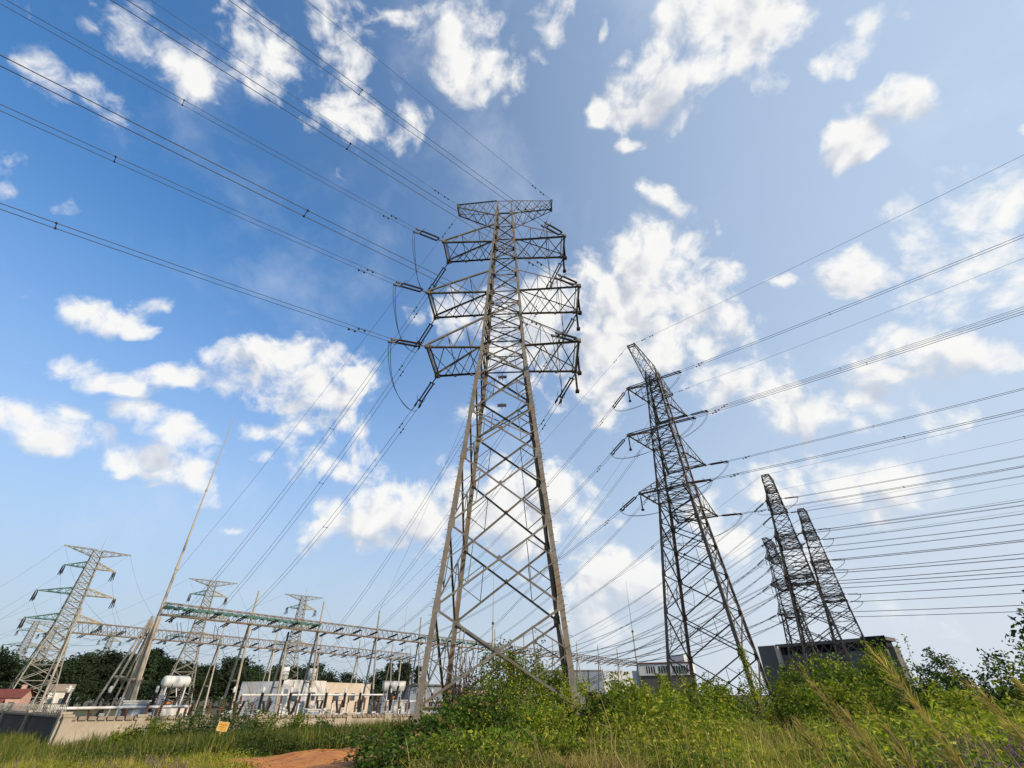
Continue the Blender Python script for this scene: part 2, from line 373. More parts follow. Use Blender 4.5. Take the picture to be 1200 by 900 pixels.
# ------------------------------------------------------------------ sky
def build_world():
    w = bpy.data.worlds.new('World'); SC.world = w; w.use_nodes = True
    nt = w.node_tree; nt.nodes.clear()
    # cloud field: smooth union of ellipsoidal patches of sky, given as directions
    def field_group(name, rows):
        g = bpy.data.node_groups.new(name, 'ShaderNodeTree')
        fill_field(g, rows); return g
    big = [c for c in CLOUDS if c[8] >= .85]
    def fill_field(g, rows):
        g.interface.new_socket('Vector', in_out='INPUT', socket_type='NodeSocketVector')
        g.interface.new_socket('Field', in_out='OUTPUT', socket_type='NodeSocketFloat')
        gt = NT(g); gi = gt.n('NodeGroupInput'); go = gt.n('NodeGroupOutput')
        v = gi.outputs[0]; acc = None
        for ax, ay, az_, ao, bx, by, bz, bo, s in rows:
            xa = gt.vmath('DOT_PRODUCT', v, (ax, ay, az_)); xb = gt.vmath('DOT_PRODUCT', v, (bx, by, bz))
            d2 = gt.math('MULTIPLY_ADD', xb, xb, gt.math('MULTIPLY', xa, xa))
            f = gt.math('MULTIPLY_ADD', d2, -CL_SLOPE, s + CL_OFF)
            acc = f if acc is None else gt.math('SMOOTH_MAX', acc, f, .25)
        gt.link(acc, go.inputs[0])
    g_all = field_group('cloud_field', CLOUDS); g_big = field_group('cloud_mass', big)
    t = NT(nt)
    tc = t.n('ShaderNodeTexCoord'); D = tc.outputs['Generated']
    wn = t.noise(D, 6.0, 3, .55, 'Color')
    wv = t.vmath('ADD', D, t.vmath('SCALE', t.vmath('SUBTRACT', wn, (.5, .5, .5)), CL_WARP))
    def density(vec, g, det):
        gn = t.n('ShaderNodeGroup', node_tree=g); t.link(vec, gn.inputs[0])
        n = t.math('MULTIPLY_ADD', t.noise(vec, 11.0, det, .62), CL_N1, -CL_N1 / 2)
        vo = t.n('ShaderNodeTexVoronoi', feature='F1'); t.link(vec, vo.inputs['Vector'])
        vo.inputs['Scale'].default_value = 15; vo.inputs['Detail'].default_value = 1.0; vo.inputs['Roughness'].default_value = .55;
        n = t.math('ADD', n, t.math('MULTIPLY_ADD', vo.outputs['Distance'], -CL_V, CL_V * .72))
        return t.math('ADD', t.math('MAXIMUM', gn.outputs[0], -1.5), n)
    d1 = density(wv, g_all, 5)
    sl = (math.sin(R(SUN_AZ)) * .024, math.cos(R(SUN_AZ)) * .010, .036)
    d2 = density(t.vmath('ADD', wv, sl), g_big, 3)
    alpha = t.n('ShaderNodeMapRange', interpolation_type='SMOOTHSTEP'); t.link(t.math('ADD', d1, t.math('MULTIPLY_ADD', t.noise(wv, 42.0, 4, .62), 1.0, -.5)), alpha.inputs[0])
    alpha.inputs[1].default_value = -.02; alpha.inputs[2].default_value = .88
    alpha.inputs[3].default_value = 0; alpha.inputs[4].default_value = .97
    lit = t.math('MULTIPLY_ADD', t.math('SUBTRACT', d1, d2), .95, .68, clamp=True)
    thick = t.n('ShaderNodeMapRange', interpolation_type='SMOOTHSTEP'); t.link(d1, thick.inputs[0])
    thick.inputs[1].default_value = .4; thick.inputs[2].default_value = 1.6; thick.inputs[3].default_value = 0; thick.inputs[4].default_value = .3
    lit = t.math('SUBTRACT', lit, t.math('MULTIPLY', thick.outputs[0], .55), clamp=True)
    ccol = t.ramp(lit, [(.0, (.60, .63, .70)), (.4, (.75, .77, .81)), (.72, (.93, .925, .92)), (1, (1.0, .99, .965))])
    # clear sky
    sky = t.n('ShaderNodeTexSky', sky_type='NISHITA', sun_disc=False)
    sky.sun_elevation = R(SUN_EL); sky.sun_rotation = R(SUN_AZ)
    sky.altitude = 50; sky.air_density = 1.0; sky.dust_density = SKY_DUST; sky.ozone_density = SKY_OZ
    skyc = t.mix(1.0, sky.outputs[0], SKY_TINT, 'MULTIPLY')
    sep = t.n('ShaderNodeSeparateXYZ'); t.link(D, sep.inputs[0])
    # summer haze towards the horizon and towards the sun's side
    hz = t.n('ShaderNodeMapRange', interpolation_type='SMOOTHSTEP'); t.link(sep.outputs[2], hz.inputs[0])
    hz.inputs[1].default_value = .74; hz.inputs[2].default_value = -.02; hz.inputs[3].default_value = 0; hz.inputs[4].default_value = HAZE_H
    sd = t.vmath('DOT_PRODUCT', D, (math.sin(R(SUN_AZ - 30)), math.cos(R(SUN_AZ - 30)), .15))
    sh = t.n('ShaderNodeMapRange', interpolation_type='SMOOTHSTEP'); t.link(sd, sh.inputs[0])
    sh.inputs[1].default_value = -.45; sh.inputs[2].default_value = .95; sh.inputs[3].default_value = 0; sh.inputs[4].default_value = HAZE_S
    k = 1 / SKY_STR
    low = t.math('MULTIPLY', t.math('POWER', hz.outputs[0], 3.0), t.math('MULTIPLY_ADD', sh.outputs[0], .7, .15))
    hcol = t.vmath('SCALE', t.mix(low, t.mix(sh.outputs[0], HAZE_C1, HAZE_C2), (.76, .79, .82, 1)), k)
    hf = t.math('SUBTRACT', 1.0, t.math('MULTIPLY', t.math('SUBTRACT', 1.0, hz.outputs[0]), t.math('SUBTRACT', 1.0, sh.outputs[0])))
    skyc = t.mix(hf, skyc, hcol)
    # thin high veil
    vl = t.n('ShaderNodeMapRange', interpolation_type='SMOOTHSTEP'); t.link(t.noise(wv, 3.4, 6, .62), vl.inputs[0])
    vl.inputs[1].default_value = .5; vl.inputs[2].default_value = .80; vl.inputs[3].default_value = 0; vl.inputs[4].default_value = .30
    skyc = t.mix(vl.outputs[0], skyc, (.82 * k, .88 * k, .96 * k, 1))
    cl = t.vmath('SCALE', ccol, k * .98)
    # clouds low down sink into the haze
    hz2 = t.n('ShaderNodeMapRange', interpolation_type='SMOOTHSTEP'); t.link(sep.outputs[2], hz2.inputs[0])
    hz2.inputs[1].default_value = .0; hz2.inputs[2].default_value = .25; hz2.inputs[3].default_value = .4; hz2.inputs[4].default_value = 1
    col = t.mix(t.math('MULTIPLY', alpha.outputs[0], hz2.outputs[0]), skyc, cl)
    bg = t.n('ShaderNodeBackground'); t.link(col, bg.inputs[0]); bg.inputs[1].default_value = SKY_STR
    out = t.n('ShaderNodeOutputWorld'); t.link(bg.outputs[0], out.inputs[0])
    w.cycles.sampling_method = 'MANUAL'; w.cycles.sample_map_resolution = 512

# ------------------------------------------------------------------ lattice pylons
def lerp(a, b, t): return np.array(a, float) * (1 - t) + np.array(b, float) * t
CORN = [(-1, -1), (1, -1), (1, 1), (-1, 1)]

class Spec:
    """angle tower: square body of half width hw(z), three pairs of box-ended crossarms and a flat earth wire arm on top"""
    def __init__(s, zb, b, w, t, z, zu, zg, zgl, a, e, ag, eg, nodes, legw, brw, mats, bolts=False, ext=2.2):
        s.__dict__.update(locals()); del s.__dict__['s']
        s.z3 = z[2]; s.cache = None
    def hw(s, q):
        z3 = s.z[2]
        return s.b + (s.w - s.b) * (q - s.zb) / (z3 - s.zb) if q < z3 else s.w + (s.t - s.w) * (q - z3) / (s.zg - z3)
    def c(s, k, q):
        h = s.hw(q); return np.array([CORN[k][0] * h, CORN[k][1] * h, q])

def make_body(sp, root):
    M1, M2 = sp.mats
    for k in range(4):
        mb = MB(); sx, sy = CORN[k]
        zs = [sp.zb - sp.ext] + [sp.zb] + list(sp.nodes) + [sp.zg]
        for q0, q1 in zip(zs[:-1], zs[1:]):
            p0, p1 = sp.c(k, q0), sp.c(k, q1)
            w = sp.legw * (1.0 if q0 < sp.z[2] - 1 else .72 if q0 < sp.z[1] else .58)
            for dx, dy in ((-sx, 0), (0, -sy)):
                o = np.array([dx * w, dy * w, 0.]); th = np.array([sx if dy else 0, sy if dx else 0, 0.]) * -.022
                mb.quads([p0, p0 + o, p1 + o, p1, p0 + th, p0 + o + th, p1 + o + th, p1 + th], [[0, 1, 2, 3], [4, 7, 6, 5], [1, 5, 6, 2]])
        for q in sp.nodes:                                   # splice cleats and gussets, set just proud of the leg
            p0, p1 = sp.c(k, q - .32), sp.c(k, q + .32); w = sp.legw * (1.5 if q < sp.z[2] else 1.1)
            for dx, dy in ((-sx, 0), (0, -sy)):
                o = np.array([dx * w, dy * w, 0.]); f = np.array([sx if dy else 0, sy if dx else 0, 0.]) * .012
                mb.quads([p0 + f, p0 + o + f, p1 + o * .8 + f, p1 + f], [[0, 1, 2, 3]])
        leg = mb.build('leg', M1, root)
        if sp.bolts and sy < 0:
            q = 3.0; i = 0; sb = MB()
            while q < sp.z[2] + 1:
                p = sp.c(k, q); d = np.array([sx, 0, 0]) if i % 2 else np.array([0, sy, 0.])
                sb.bar(p - d * .02, p + d * .17, .022); q += .2 if (4.6 < q < 8 or 17.5 < q < 21.5 or 13.2 < q < 15.5) else .42; i += 1
            sb.bar(sp.c(k, 3.0) - np.array([sx, sy, 0]) * .02, sp.c(k, sp.z[2] - .1) - np.array([sx, sy, 0]) * .02, .03); sb.bar(sp.c(k, sp.z[2] - .1) - np.array([sx, sy, 0]) * .02, sp.c(k, sp.z[2] + 1.2) - np.array([sx, sy, 0]) * .02, .03)
            sb.build('climbing_ladder', M1, leg)
    nodes = [sp.zb] + list(sp.nodes) + [sp.zg]
    for k in range(4):
        mb = MB(); k2 = (k + 1) % 4
        nrm = np.array([(0, -1, 0), (1, 0, 0), (0, 1, 0), (-1, 0, 0)][k], float)
        for i, (q0, q1) in enumerate(zip(nodes[:-1], nodes[1:])):
            A0, B0, A1, B1 = sp.c(k, q0), sp.c(k2, q0), sp.c(k, q1), sp.c(k2, q1)
            low = q0 < sp.z[2] - .5
            w = sp.brw * (1 if low else .72)
            if i == 0:
                mb.angle(A1, B1, w, nrm); 
                mb.angle(A0, lerp(A1, B1, .18), w * .7, nrm); mb.angle(B0, lerp(A1, B1, .82), w * .7, nrm)
                continue
            inset = nrm * -.03
            mb.angle(A0, B1, w, nrm); mb.angle(B0 + inset, A1 + inset, w, nrm, -1)
            x = lerp(A0, B1, np.linalg.norm(A0 - B0) / (np.linalg.norm(A0 - B0) + np.linalg.norm(A1 - B1)))
            g = w * 1.5; u = (B0 - A0) / np.linalg.norm(B0 - A0)
            mb.quads([x - u * g + nrm * .012, x + nrm * .012 + np.array([0, 0, g]), x + u * g + nrm * .012, x + nrm * .012 - np.array([0, 0, g])], [[0, 1, 2, 3]])
            if low and q1 - q0 > 2.5:                         # redundant members
                for P0, P1, Q in ((A0, A1, 0), (B0, B1, 1)):
                    m = lerp(P0, P1, .5); lo = lerp(P0, x, .5); hi = lerp(P1, x, .5)
                    mb.angle(m, lo, w * .5, nrm); mb.angle(m, hi, w * .5, nrm)
                    mb.angle(lo, hi, w * .42, nrm)
            if abs(q0 - sp.z[2]) < .1 or q0 in (sp.z[0], sp.z[1]) or q0 in sp.zu or q1 - q0 > 6 or i in (1,):
                mb.angle(A0, B0, w, nrm)
            if not low and i % 2 == 0: mb.angle(A0, B0, w * .8, nrm)
        mb.angle(sp.c(k, sp.zg), sp.c(k2, sp.zg), sp.brw * .8, nrm)
        if k == 0:                                            # plan bracing inside the body at the arm levels
            for q in list(sp.z) + [sp.nodes[0], sp.nodes[4]]:
                mb.bar(sp.c(0, q), sp.c(2, q), sp.brw * .5); mb.bar(sp.c(1, q), sp.c(3, q), sp.brw * .5)
        mb.build('bracing', M2, root)

def make_arm(sp, lvl, sx, root):
    M1, M2 = sp.mats; mb = MB()
    z, zu, a, e = sp.z[lvl], sp.zu[lvl], sp.a[lvl], sp.e[lvl]
    h, hu = sp.hw(z), sp.hw(zu); w = sp.brw * 1.05; n = 3
    tip = {s: np.array([sx * a, s * e, z]) for s in (-1, 1)}
    rb = {s: np.array([sx * h, s * h, z]) for s in (-1, 1)}; rt = {s: np.array([sx * hu, s * hu, zu]) for s in (-1, 1)}
    up = {s: tip[s] + np.array([0, 0, .28]) for s in (-1, 1)}
    for s in (-1, 1):
        nr = (0, s, 0)
        mb.angle(rb[s], tip[s], w * 1.1, (0, 0, -1), s); mb.angle(rb[s], tip[s], w * .9, nr)
        mb.angle(rt[s], up[s], w * 1.05, nr)
        for i in range(n):
            t0, t1 = i / n, (i + 1) / n
            mb.angle(lerp(rt[s], up[s], t0), lerp(rb[s], tip[s], (t0 + t1) / 2), w * .5, nr)
            mb.angle(lerp(rb[s], tip[s], (t0 + t1) / 2), lerp(rt[s], up[s], t1), w * .5, nr)
    for i in range(n):
        t0, t1 = i / n, (i + 1) / n
        mb.angle(lerp(rb[-1], tip[-1], t0), lerp(rb[1], tip[1], t1), w * .55, (0, 0, -1))
        mb.angle(lerp(rb[1], tip[1], t0), lerp(rb[-1], tip[-1], t1), w * .55, (0, 0, -1))
        mb.angle(lerp(rt[-1], up[-1], t1 * .98), lerp(rt[1], up[1], t1 * .98), w * .4, (0, 0, 1))
        p = lerp(rb[1], tip[1], t1 - .18 / n); mb.box(p - np.array([0, 0, .06]), (.2, .16, .16))
    mb.bar(tip[-1], tip[1], w * .9); mb.bar(up[-1], up[1], w * .6)
    mb.bar(tip[-1] + np.array([-sx * .3, 0, 0]), tip[1] + np.array([-sx * .3, 0, 0]), w * .55)
    for s in (-1, 1):
        mb.bar(tip[s], up[s], w); mb.box(tip[s] + np.array([0, s * .06, .04]), (.26, .22, .3))
    return mb.build('crossarm', M2, root)

def make_earth_arm(sp, sx, root):
    M1, M2 = sp.mats; mb = MB(); w = sp.brw * .8
    hg, hl = sp.hw(sp.zg), sp.hw(sp.zgl); n = 4
    zt = sp.zg
    tip = {s: np.array([sx * sp.ag, s * sp.eg, zt]) for s in (-1, 1)}; tl = {s: tip[s] - np.array([0, 0, .35]) for s in (-1, 1)}
    rt = {s: np.array([sx * hg, s * hg, zt]) for s in (-1, 1)}; rb = {s: np.array([sx * hl, s * hl, sp.zgl]) for s in (-1, 1)}
    for s in (-1, 1):
        nr = (0, s, 0)
        mb.angle(rt[s], tip[s], w, (0, 0, 1), s); mb.angle(rb[s], tl[s], w, nr)
        for i in range(n):
            t0, t1 = i / n, (i + 1) / n
            mb.angle(lerp(rb[s], tl[s], t0), lerp(rt[s], tip[s], (t0 + t1) / 2), w * .55, nr)
            mb.angle(lerp(rt[s], tip[s], (t0 + t1) / 2), lerp(rb[s], tl[s], t1), w * .55, nr)
    for i in range(n):
        t0, t1 = i / n, (i + 1) / n
        for A, B in ((rt, tip), (rb, tl)):
            mb.angle(lerp(A[-1], B[-1], t0), lerp(A[1], B[1], t1), w * .5, (0, 0, -1)); mb.angle(lerp(A[1], B[1], t0), lerp(A[-1], B[-1], t1), w * .5, (0, 0, -1))
    mb.bar(tip[-1], tip[1], w * 1.4); mb.bar(tl[-1], tl[1], w * 1.4)
    for s in (-1, 1): mb.bar(tip[s], tl[s], w * 1.4); mb.box(tip[s], (.22, .2, .2))
    return mb.build('earthwire_arm', M2, root)

def rod_profile(mb, p0, p1, r, sheds, core=.45, sides=8):
    """a string of insulator discs between two points"""
    p0 = np.array(p0, float); p1 = np.array(p1, float); n = sheds * 2 + 1
    t = np.linspace(0, 1, n); rad = np.where(np.arange(n) % 2 == 1, r, r * core)
    mb.tube(p0 + (p1 - p0) * t[:, None], rad, sides, cap=True)
STR_LEN = 3.25
_strings = {}
def string_mesh(kind):
    """tension set along +X: link, yoke, two parallel insulator strings, yoke, clamps"""
    if kind in _strings: return _strings[kind]
    mat = MT['porcelain_brown'] if 'brown' in kind else MT['porcelain']
    f = MB(); f.bar((0, 0, 0), (.62, 0, 0), .07); f.box((.66, 0, 0), (.1, .5, .06))
    g = MB(); g.box((2.62, 0, 0), (.1, .5, .06))
    for s in (-1, 1):
        g.bar((2.6, .2 * s, 0), (3.25, .2 * s, 0), .08); g.box((3.1, .2 * s, -.04), (.36, .11, .16))
        g.tube([(2.62, .3 * s, .0), (2.5, .36 * s, .18), (2.3, .36 * s, .24)], .022, 5)
        g.tube([(2.62, .05 * s, -.02), (2.75, .04 * s, -.25), (3.0, 0, -.3)], .025, 5)
    m = MB(); OY = .13 if 'slim' in kind else .2
    for s in (-1, 1): rod_profile(m, (.72, OY * s, 0), (2.58, OY * s, 0), .095 if OY > .15 else .08, 15, .66)
    a = f.mesh('yoke_plate'); c = g.mesh('line_clamp'); b = m.mesh('insulator_string')
    a.materials.append(MT['fitting']); c.materials.append(MT['fitting']); b.materials.append(mat)
    _strings[kind] = (b, a, c); return _strings[kind]
def hang_mesh():
    if 'hang' in _strings: return _strings['hang']
    m = MB(); rod_profile(m, (0, 0, -.25), (0, 0, -1.75), .1, 13, .5); m.bar((0, 0, 0), (0, 0, -.26), .04)
    b = MB(); m.box((0, 0, -1.92), (.3, .3, .2)); m.bar((0, 0, -1.74), (0, 0, -1.85), .05)
    me = m.mesh('jumper_insulator'); me.materials.append(MT['porcelain']); _strings['hang'] = me; return me

def along(P, direc, sc=1.0):
    x = Vector(direc).normalized(); y = Vector((0, 0, 1)).cross(x).normalized(); z = x.cross(y)
    return Matrix.Translation(Vector(P)) @ Matrix((x, y, z)).transposed().to_4x4() @ Matrix.Scale(sc, 4)

def sag_curve(P, Q, sag, n=48, t0=0.0, t1=1.0):
    t = np.linspace(t0, t1, n)[:, None]
    c = np.array(P, float) * (1 - t) + np.array(Q, float) * t
    c[:, 2:3] -= 4 * sag * t * (1 - t)
    return c

def line_thing(P, Q, sag, label, group, r=.018, twin=True, L0=STR_LEN, L1=0.0, spacers=True, n=56, simple=False, dampers=True):
    """one span: an Empty at its pylon end with its conductors, spacers and dampers"""
    P = np.array(P, float); Q = np.array(Q, float); L = np.linalg.norm(Q - P)
    tt = np.linspace(0, 1, n) ** 1.5 if L > 150 else np.linspace(0, 1, n)
    t0, t1 = L0 / L, 1 - L1 / L
    t = (t0 + (t1 - t0) * tt)[:, None]
    c = P * (1 - t) + Q * t; c[:, 2:3] -= 4 * sag * t * (1 - t)
    O = c[0].copy(); c = c - O
    h = np.array([Q[1] - P[1], P[0] - Q[0], 0]); h /= np.linalg.norm(h)
    offs = (-.2, .2) if twin else (0.,)
    if simple:
        mb = MB()
        for o in offs: mb.tube(c + h * o, r, 4)
        ob = mb.build('twin_conductor' if twin else 'earth_wire', MT['wire']); ob.location = O
        return tag(ob, label, 'power line', group)
    root = empty('twin_conductor' if twin else 'earth_wire', O, 0, label, 'power line', group)
    for o in offs:
        mb = MB(); mb.tube(c + h * o, r, 5); mb.build('wire', MT['wire'], root, True)
    s = np.concatenate([[0], np.cumsum(np.linalg.norm(np.diff(c, axis=0), axis=1))])
    def at(d): return np.array([np.interp(d, s, c[:, k]) for k in range(3)])
    if twin and spacers:
        for d in (17.5, 55, 95, 140, 190):
            if d > s[-1] - 12: break
            p = at(d); mb = MB(); mb.bar(-h * .2, h * .2, .028)
            for o in (-.2, .2): mb.box(h * o, (.08, .08, .07))
            b = mb.build('spacer', MT['fitting'], root); b.location = p
    if dampers:
        tdir = (c[4] - c[0]) / np.linalg.norm(c[4] - c[0])
        for o in offs:
            for d in ((2.3 if o < 0 else 2.8,) if twin else (1.2, 2.4)):
                p = at(d) + h * o; mb = MB()
                mb.bar(-tdir * .22 + np.array([0, 0, -.09]), tdir * .22 + np.array([0, 0, -.09]), .018); mb.bar((0, 0, 0), (0, 0, -.09), .03)
                for e in (-1, 1): mb.box(tdir * .22 * e + np.array([0, 0, -.09]), (.12, .12, .09))
                b = mb.build('damper', MT['fitting'], root); b.location = p
    return root

LV = ('top', 'middle', 'bottom')
def pylon(sp, pos, rot, label, group, kinds):
    if sp.cache is None:
        root = empty('lattice_pylon', pos, rot, label, 'pylon', group)
        make_body(sp, root)
        for lv in range(3):
            for sx in (-1, 1):
                o = make_arm(sp, lv, sx, root); o['arm'] = f'{lv}{sx}'
        for sx in (-1, 1): o = make_earth_arm(sp, sx, root)
        sp.cache = root
    else:
        src = sp.cache; root = src.copy(); COL.objects.link(root)
        for ch in src.children:
            c = ch.copy(); COL.objects.link(c); c.parent = root
        root.location = [float(k) for k in pos]; root.rotation_euler = (0, 0, rot); tag(root, label, 'pylon', group)
    arms = {o['arm']: o for o in root.children if 'arm' in o.keys()}
    return root, arms

def spec_tag(sp): return sp.bolts
def rig(sp, pos, rot, arms, root, ends, strings='dark', sc=1.0, jump=True, jr=.022, droop=.14):
    """tension strings at both sides of every crossarm, and jumper loops under them.
    ends[(lvl,sx,side)] = (far end, sag). Returns world tip points."""
    cz, sz = math.cos(rot), math.sin(rot)
    def W(p): return np.array([pos[0] + cz * p[0] - sz * p[1], pos[1] + sz * p[0] + cz * p[1], pos[2] + p[2]])
    def LD(d): return np.array([cz * d[0] + sz * d[1], -sz * d[0] + cz * d[1], d[2]])
    tips = {}
    for lv in range(3):
        for sx in (-1, 1):
            clamp = {}
            for sd in (-1, 1):
                lp = np.array([sx * sp.a[lv], sd * (sp.e[lv] + .1), sp.z[lv]]); P = W(lp); tips[(lv, sx, sd)] = P
                Q, sag = ends[(lv, sx, sd)]
                d = (np.array(Q, float) - P); d[2] -= 4 * sag; d /= np.linalg.norm(d); d[2] -= droop if sd < 0 else droop * .4; d /= np.linalg.norm(d); ld = LD(d)
                kind = strings(lv, sx, sd) if callable(strings) else strings
                M = along(lp, ld, sc)
                for nm, me in zip(('insulator_string', 'yoke_plate', 'line_clamp'), string_mesh(kind)):
                    o = bpy.data.objects.new(nm, me); COL.objects.link(o); o.parent = arms[f'{lv}{sx}']; o.matrix_local = M
                clamp[sd] = lp + ld * STR_LEN * sc; tips[(lv, sx, sd, 'c')] = W(clamp[sd]); clamp[(sd, 'h')] = np.cross(ld, (0, 0, 1)) / np.linalg.norm(np.cross(ld, (0, 0, 1)))
            if jump:
                mb = MB(); A, B = clamp[-1], clamp[1]
                low = min(A[2], B[2]) - 1.45 * sc
                for o in (-.17, .17):
                    a = A + clamp[(-1, 'h')] * o - np.array([0, 0, .12]); b = B + clamp[(1, 'h')] * o - np.array([0, 0, .12])
                    t = np.linspace(0, 1, 26)[:, None]; s = t * t * (3 - 2 * t) * .55 + t * .45
                    bow = np.sin(math.pi * t) ** .75
                    p = a * (1 - s) + b * s; base = a[2] * (1 - t) + b[2] * t
                    mid = (a[2] + b[2]) / 2
                    p[:, 2:3] = base + (low - mid) * bow
                    p[:, 0:1] += sx * .3 * bow * sc + .06 * np.sin(9 * t + sx + lv)
                    mb.tube(p, jr, 5)
                mb.build('jumper_loop', MT['wire'], arms[f'{lv}{sx}'], True)
                for sd in ((1, -1) if sx > 0 else ()) if spec_tag(sp) else ((1,) if sx < 0 else ()):
                    o = bpy.data.objects.new('jumper_insulator', hang_mesh()); COL.objects.link(o); o.parent = arms[f'{lv}{sx}']
                    o.location = (sx * (sp.a[lv] - .05), sd * sp.e[lv] * (1 if sd > 0 else .3), sp.z[lv] - .05); o.rotation_euler = (.0, 0, 0); o.scale = (sc,) * 3
    for sx in (-1, 1):
        for sd in (-1, 1): tips[(3, sx, sd)] = W(np.array([sx * sp.ag, sd * sp.eg, sp.zg]))
    return tips

# ------------------------------------------------------------------ ground
def build_ground():
    rr = np.concatenate([np.linspace(0, 60, 90), np.geomspace(62, 6000, 50)]); na = 160
    an = np.linspace(0, 2 * math.pi, na, endpoint=False)
    X = rr[:, None] * np.sin(an)[None]; Y = rr[:, None] * np.cos(an)[None]; Z = ground_z(X, Y)
    V = np.stack([X, Y, Z], -1).reshape(-1, 3)
    i = np.arange(len(rr) - 1)[:, None] * na; k = np.arange(na)[None]; k2 = (k + 1) % na
    mb = MB(); mb.quads(V, np.stack([i + k, i + na + k, i + na + k2, i + k2], -1).reshape(-1, 4))
    tag(mb.build('ground', ground_mat(), None, True), kind='structure')
    # red soil patch
    rng = np.random.default_rng(5); c = pol(-18.2, 22.6); ax = np.array([math.cos(R(28)), math.sin(R(28)), 0]); ay = np.array([-ax[1], ax[0], 0])
    n = 48; rings = 7; V = []; 
    for j in range(rings):
        for i in range(n):
            a = i * 2 * math.pi / n; w = 1 + .22 * math.sin(a * 3 + 1) + .12 * math.sin(a * 7) + .07 * math.sin(a * 13 + 2)
            p = c + ax * math.cos(a) * 5.0 * w * j / (rings - 1) + ay * math.sin(a) * 2.5 * w * j / (rings - 1)
            V.append([p[0], p[1], ground_z(p[0], p[1]) - .07 + .22 * (1 - (j / (rings - 1)) ** 3) + rng.normal() * .02 * (j < rings - 1)])
    F = [[j * n + i, (j + 1) * n + i, (j + 1) * n + (i + 1) % n, j * n + (i + 1) % n] for j in range(rings - 1) for i in range(n)]
    mb = MB(); mb.quads(V, F); tag(mb.build('soil_patch', soil_mat(), None, True), kind='structure')
build_ground()

# ------------------------------------------------------------------ the pylons
NODES = [1.4, 5.7, 10.2, 14.7, 18.3, 21.3, 24.1, 25.7, 27.3, 28.8, 30.35, 31.7, 33.1, 35.2, 37.35, 38.7, 40.1, 42.0]
SPA = Spec(.35, 3.86, 1.72, .77, (37.35, 30.35, 24.1), (40.1, 33.1, 27.3), 44.05, 41.6, (5.7, 6.44, 5.85), (1.21, 1.56, 1.95), 4.84, .53,
           NODES, .275, .118, (MT['steel_leg'], MT['steel']), True)
NB = [1.2, 6.2, 10.6, 14.6, 18.0, 20.8, 23.07, 24.7, 26.3, 28.5, 30.8, 32.2, 33.7, 36.2, 38.7, 40.1, 41.6, 43.0]
SPB = Spec(0, 4.5, 2.2, .85, (38.7, 30.8, 23.07), (41.6, 33.7, 26.3), 44.5, 42.4, (6.24, 7.72, 7.17), (2.2, 2.74, 2.65), 8.1, .51,
           NB, .34, .125, (MT['steel_dark'], MT['steel_dark']), False, 3.0)
SPC = Spec(0, 4.5, 2.5, 1.15, (38.7, 30.8, 23.07), (41.6, 33.7, 26.3), 44.5, 42.4, (5.6, 6.6, 6.2), (1.5, 2.0, 2.5), 6.0, .7,
           NB, .36, .17, (MT['steel_dark'], MT['steel_dark']), False, 3.0)
GU = np.array([.5628, .8266, 0.]); GN = np.array([.8266, -.5628, 0.]); GO = np.array([-40.3, 57.9, 0.])
def G(s, n, z): return GO + GU * s + GN * n + np.array([0, 0, z])
BEAM_Z = 9.75
def land(s): return G(s, .9, BEAM_Z + .1)
def going(P, az, slope, L, dz=0): 
    a = R(az); return P + np.array([math.sin(a) * L, math.cos(a) * L, dz]), slope * L / 4

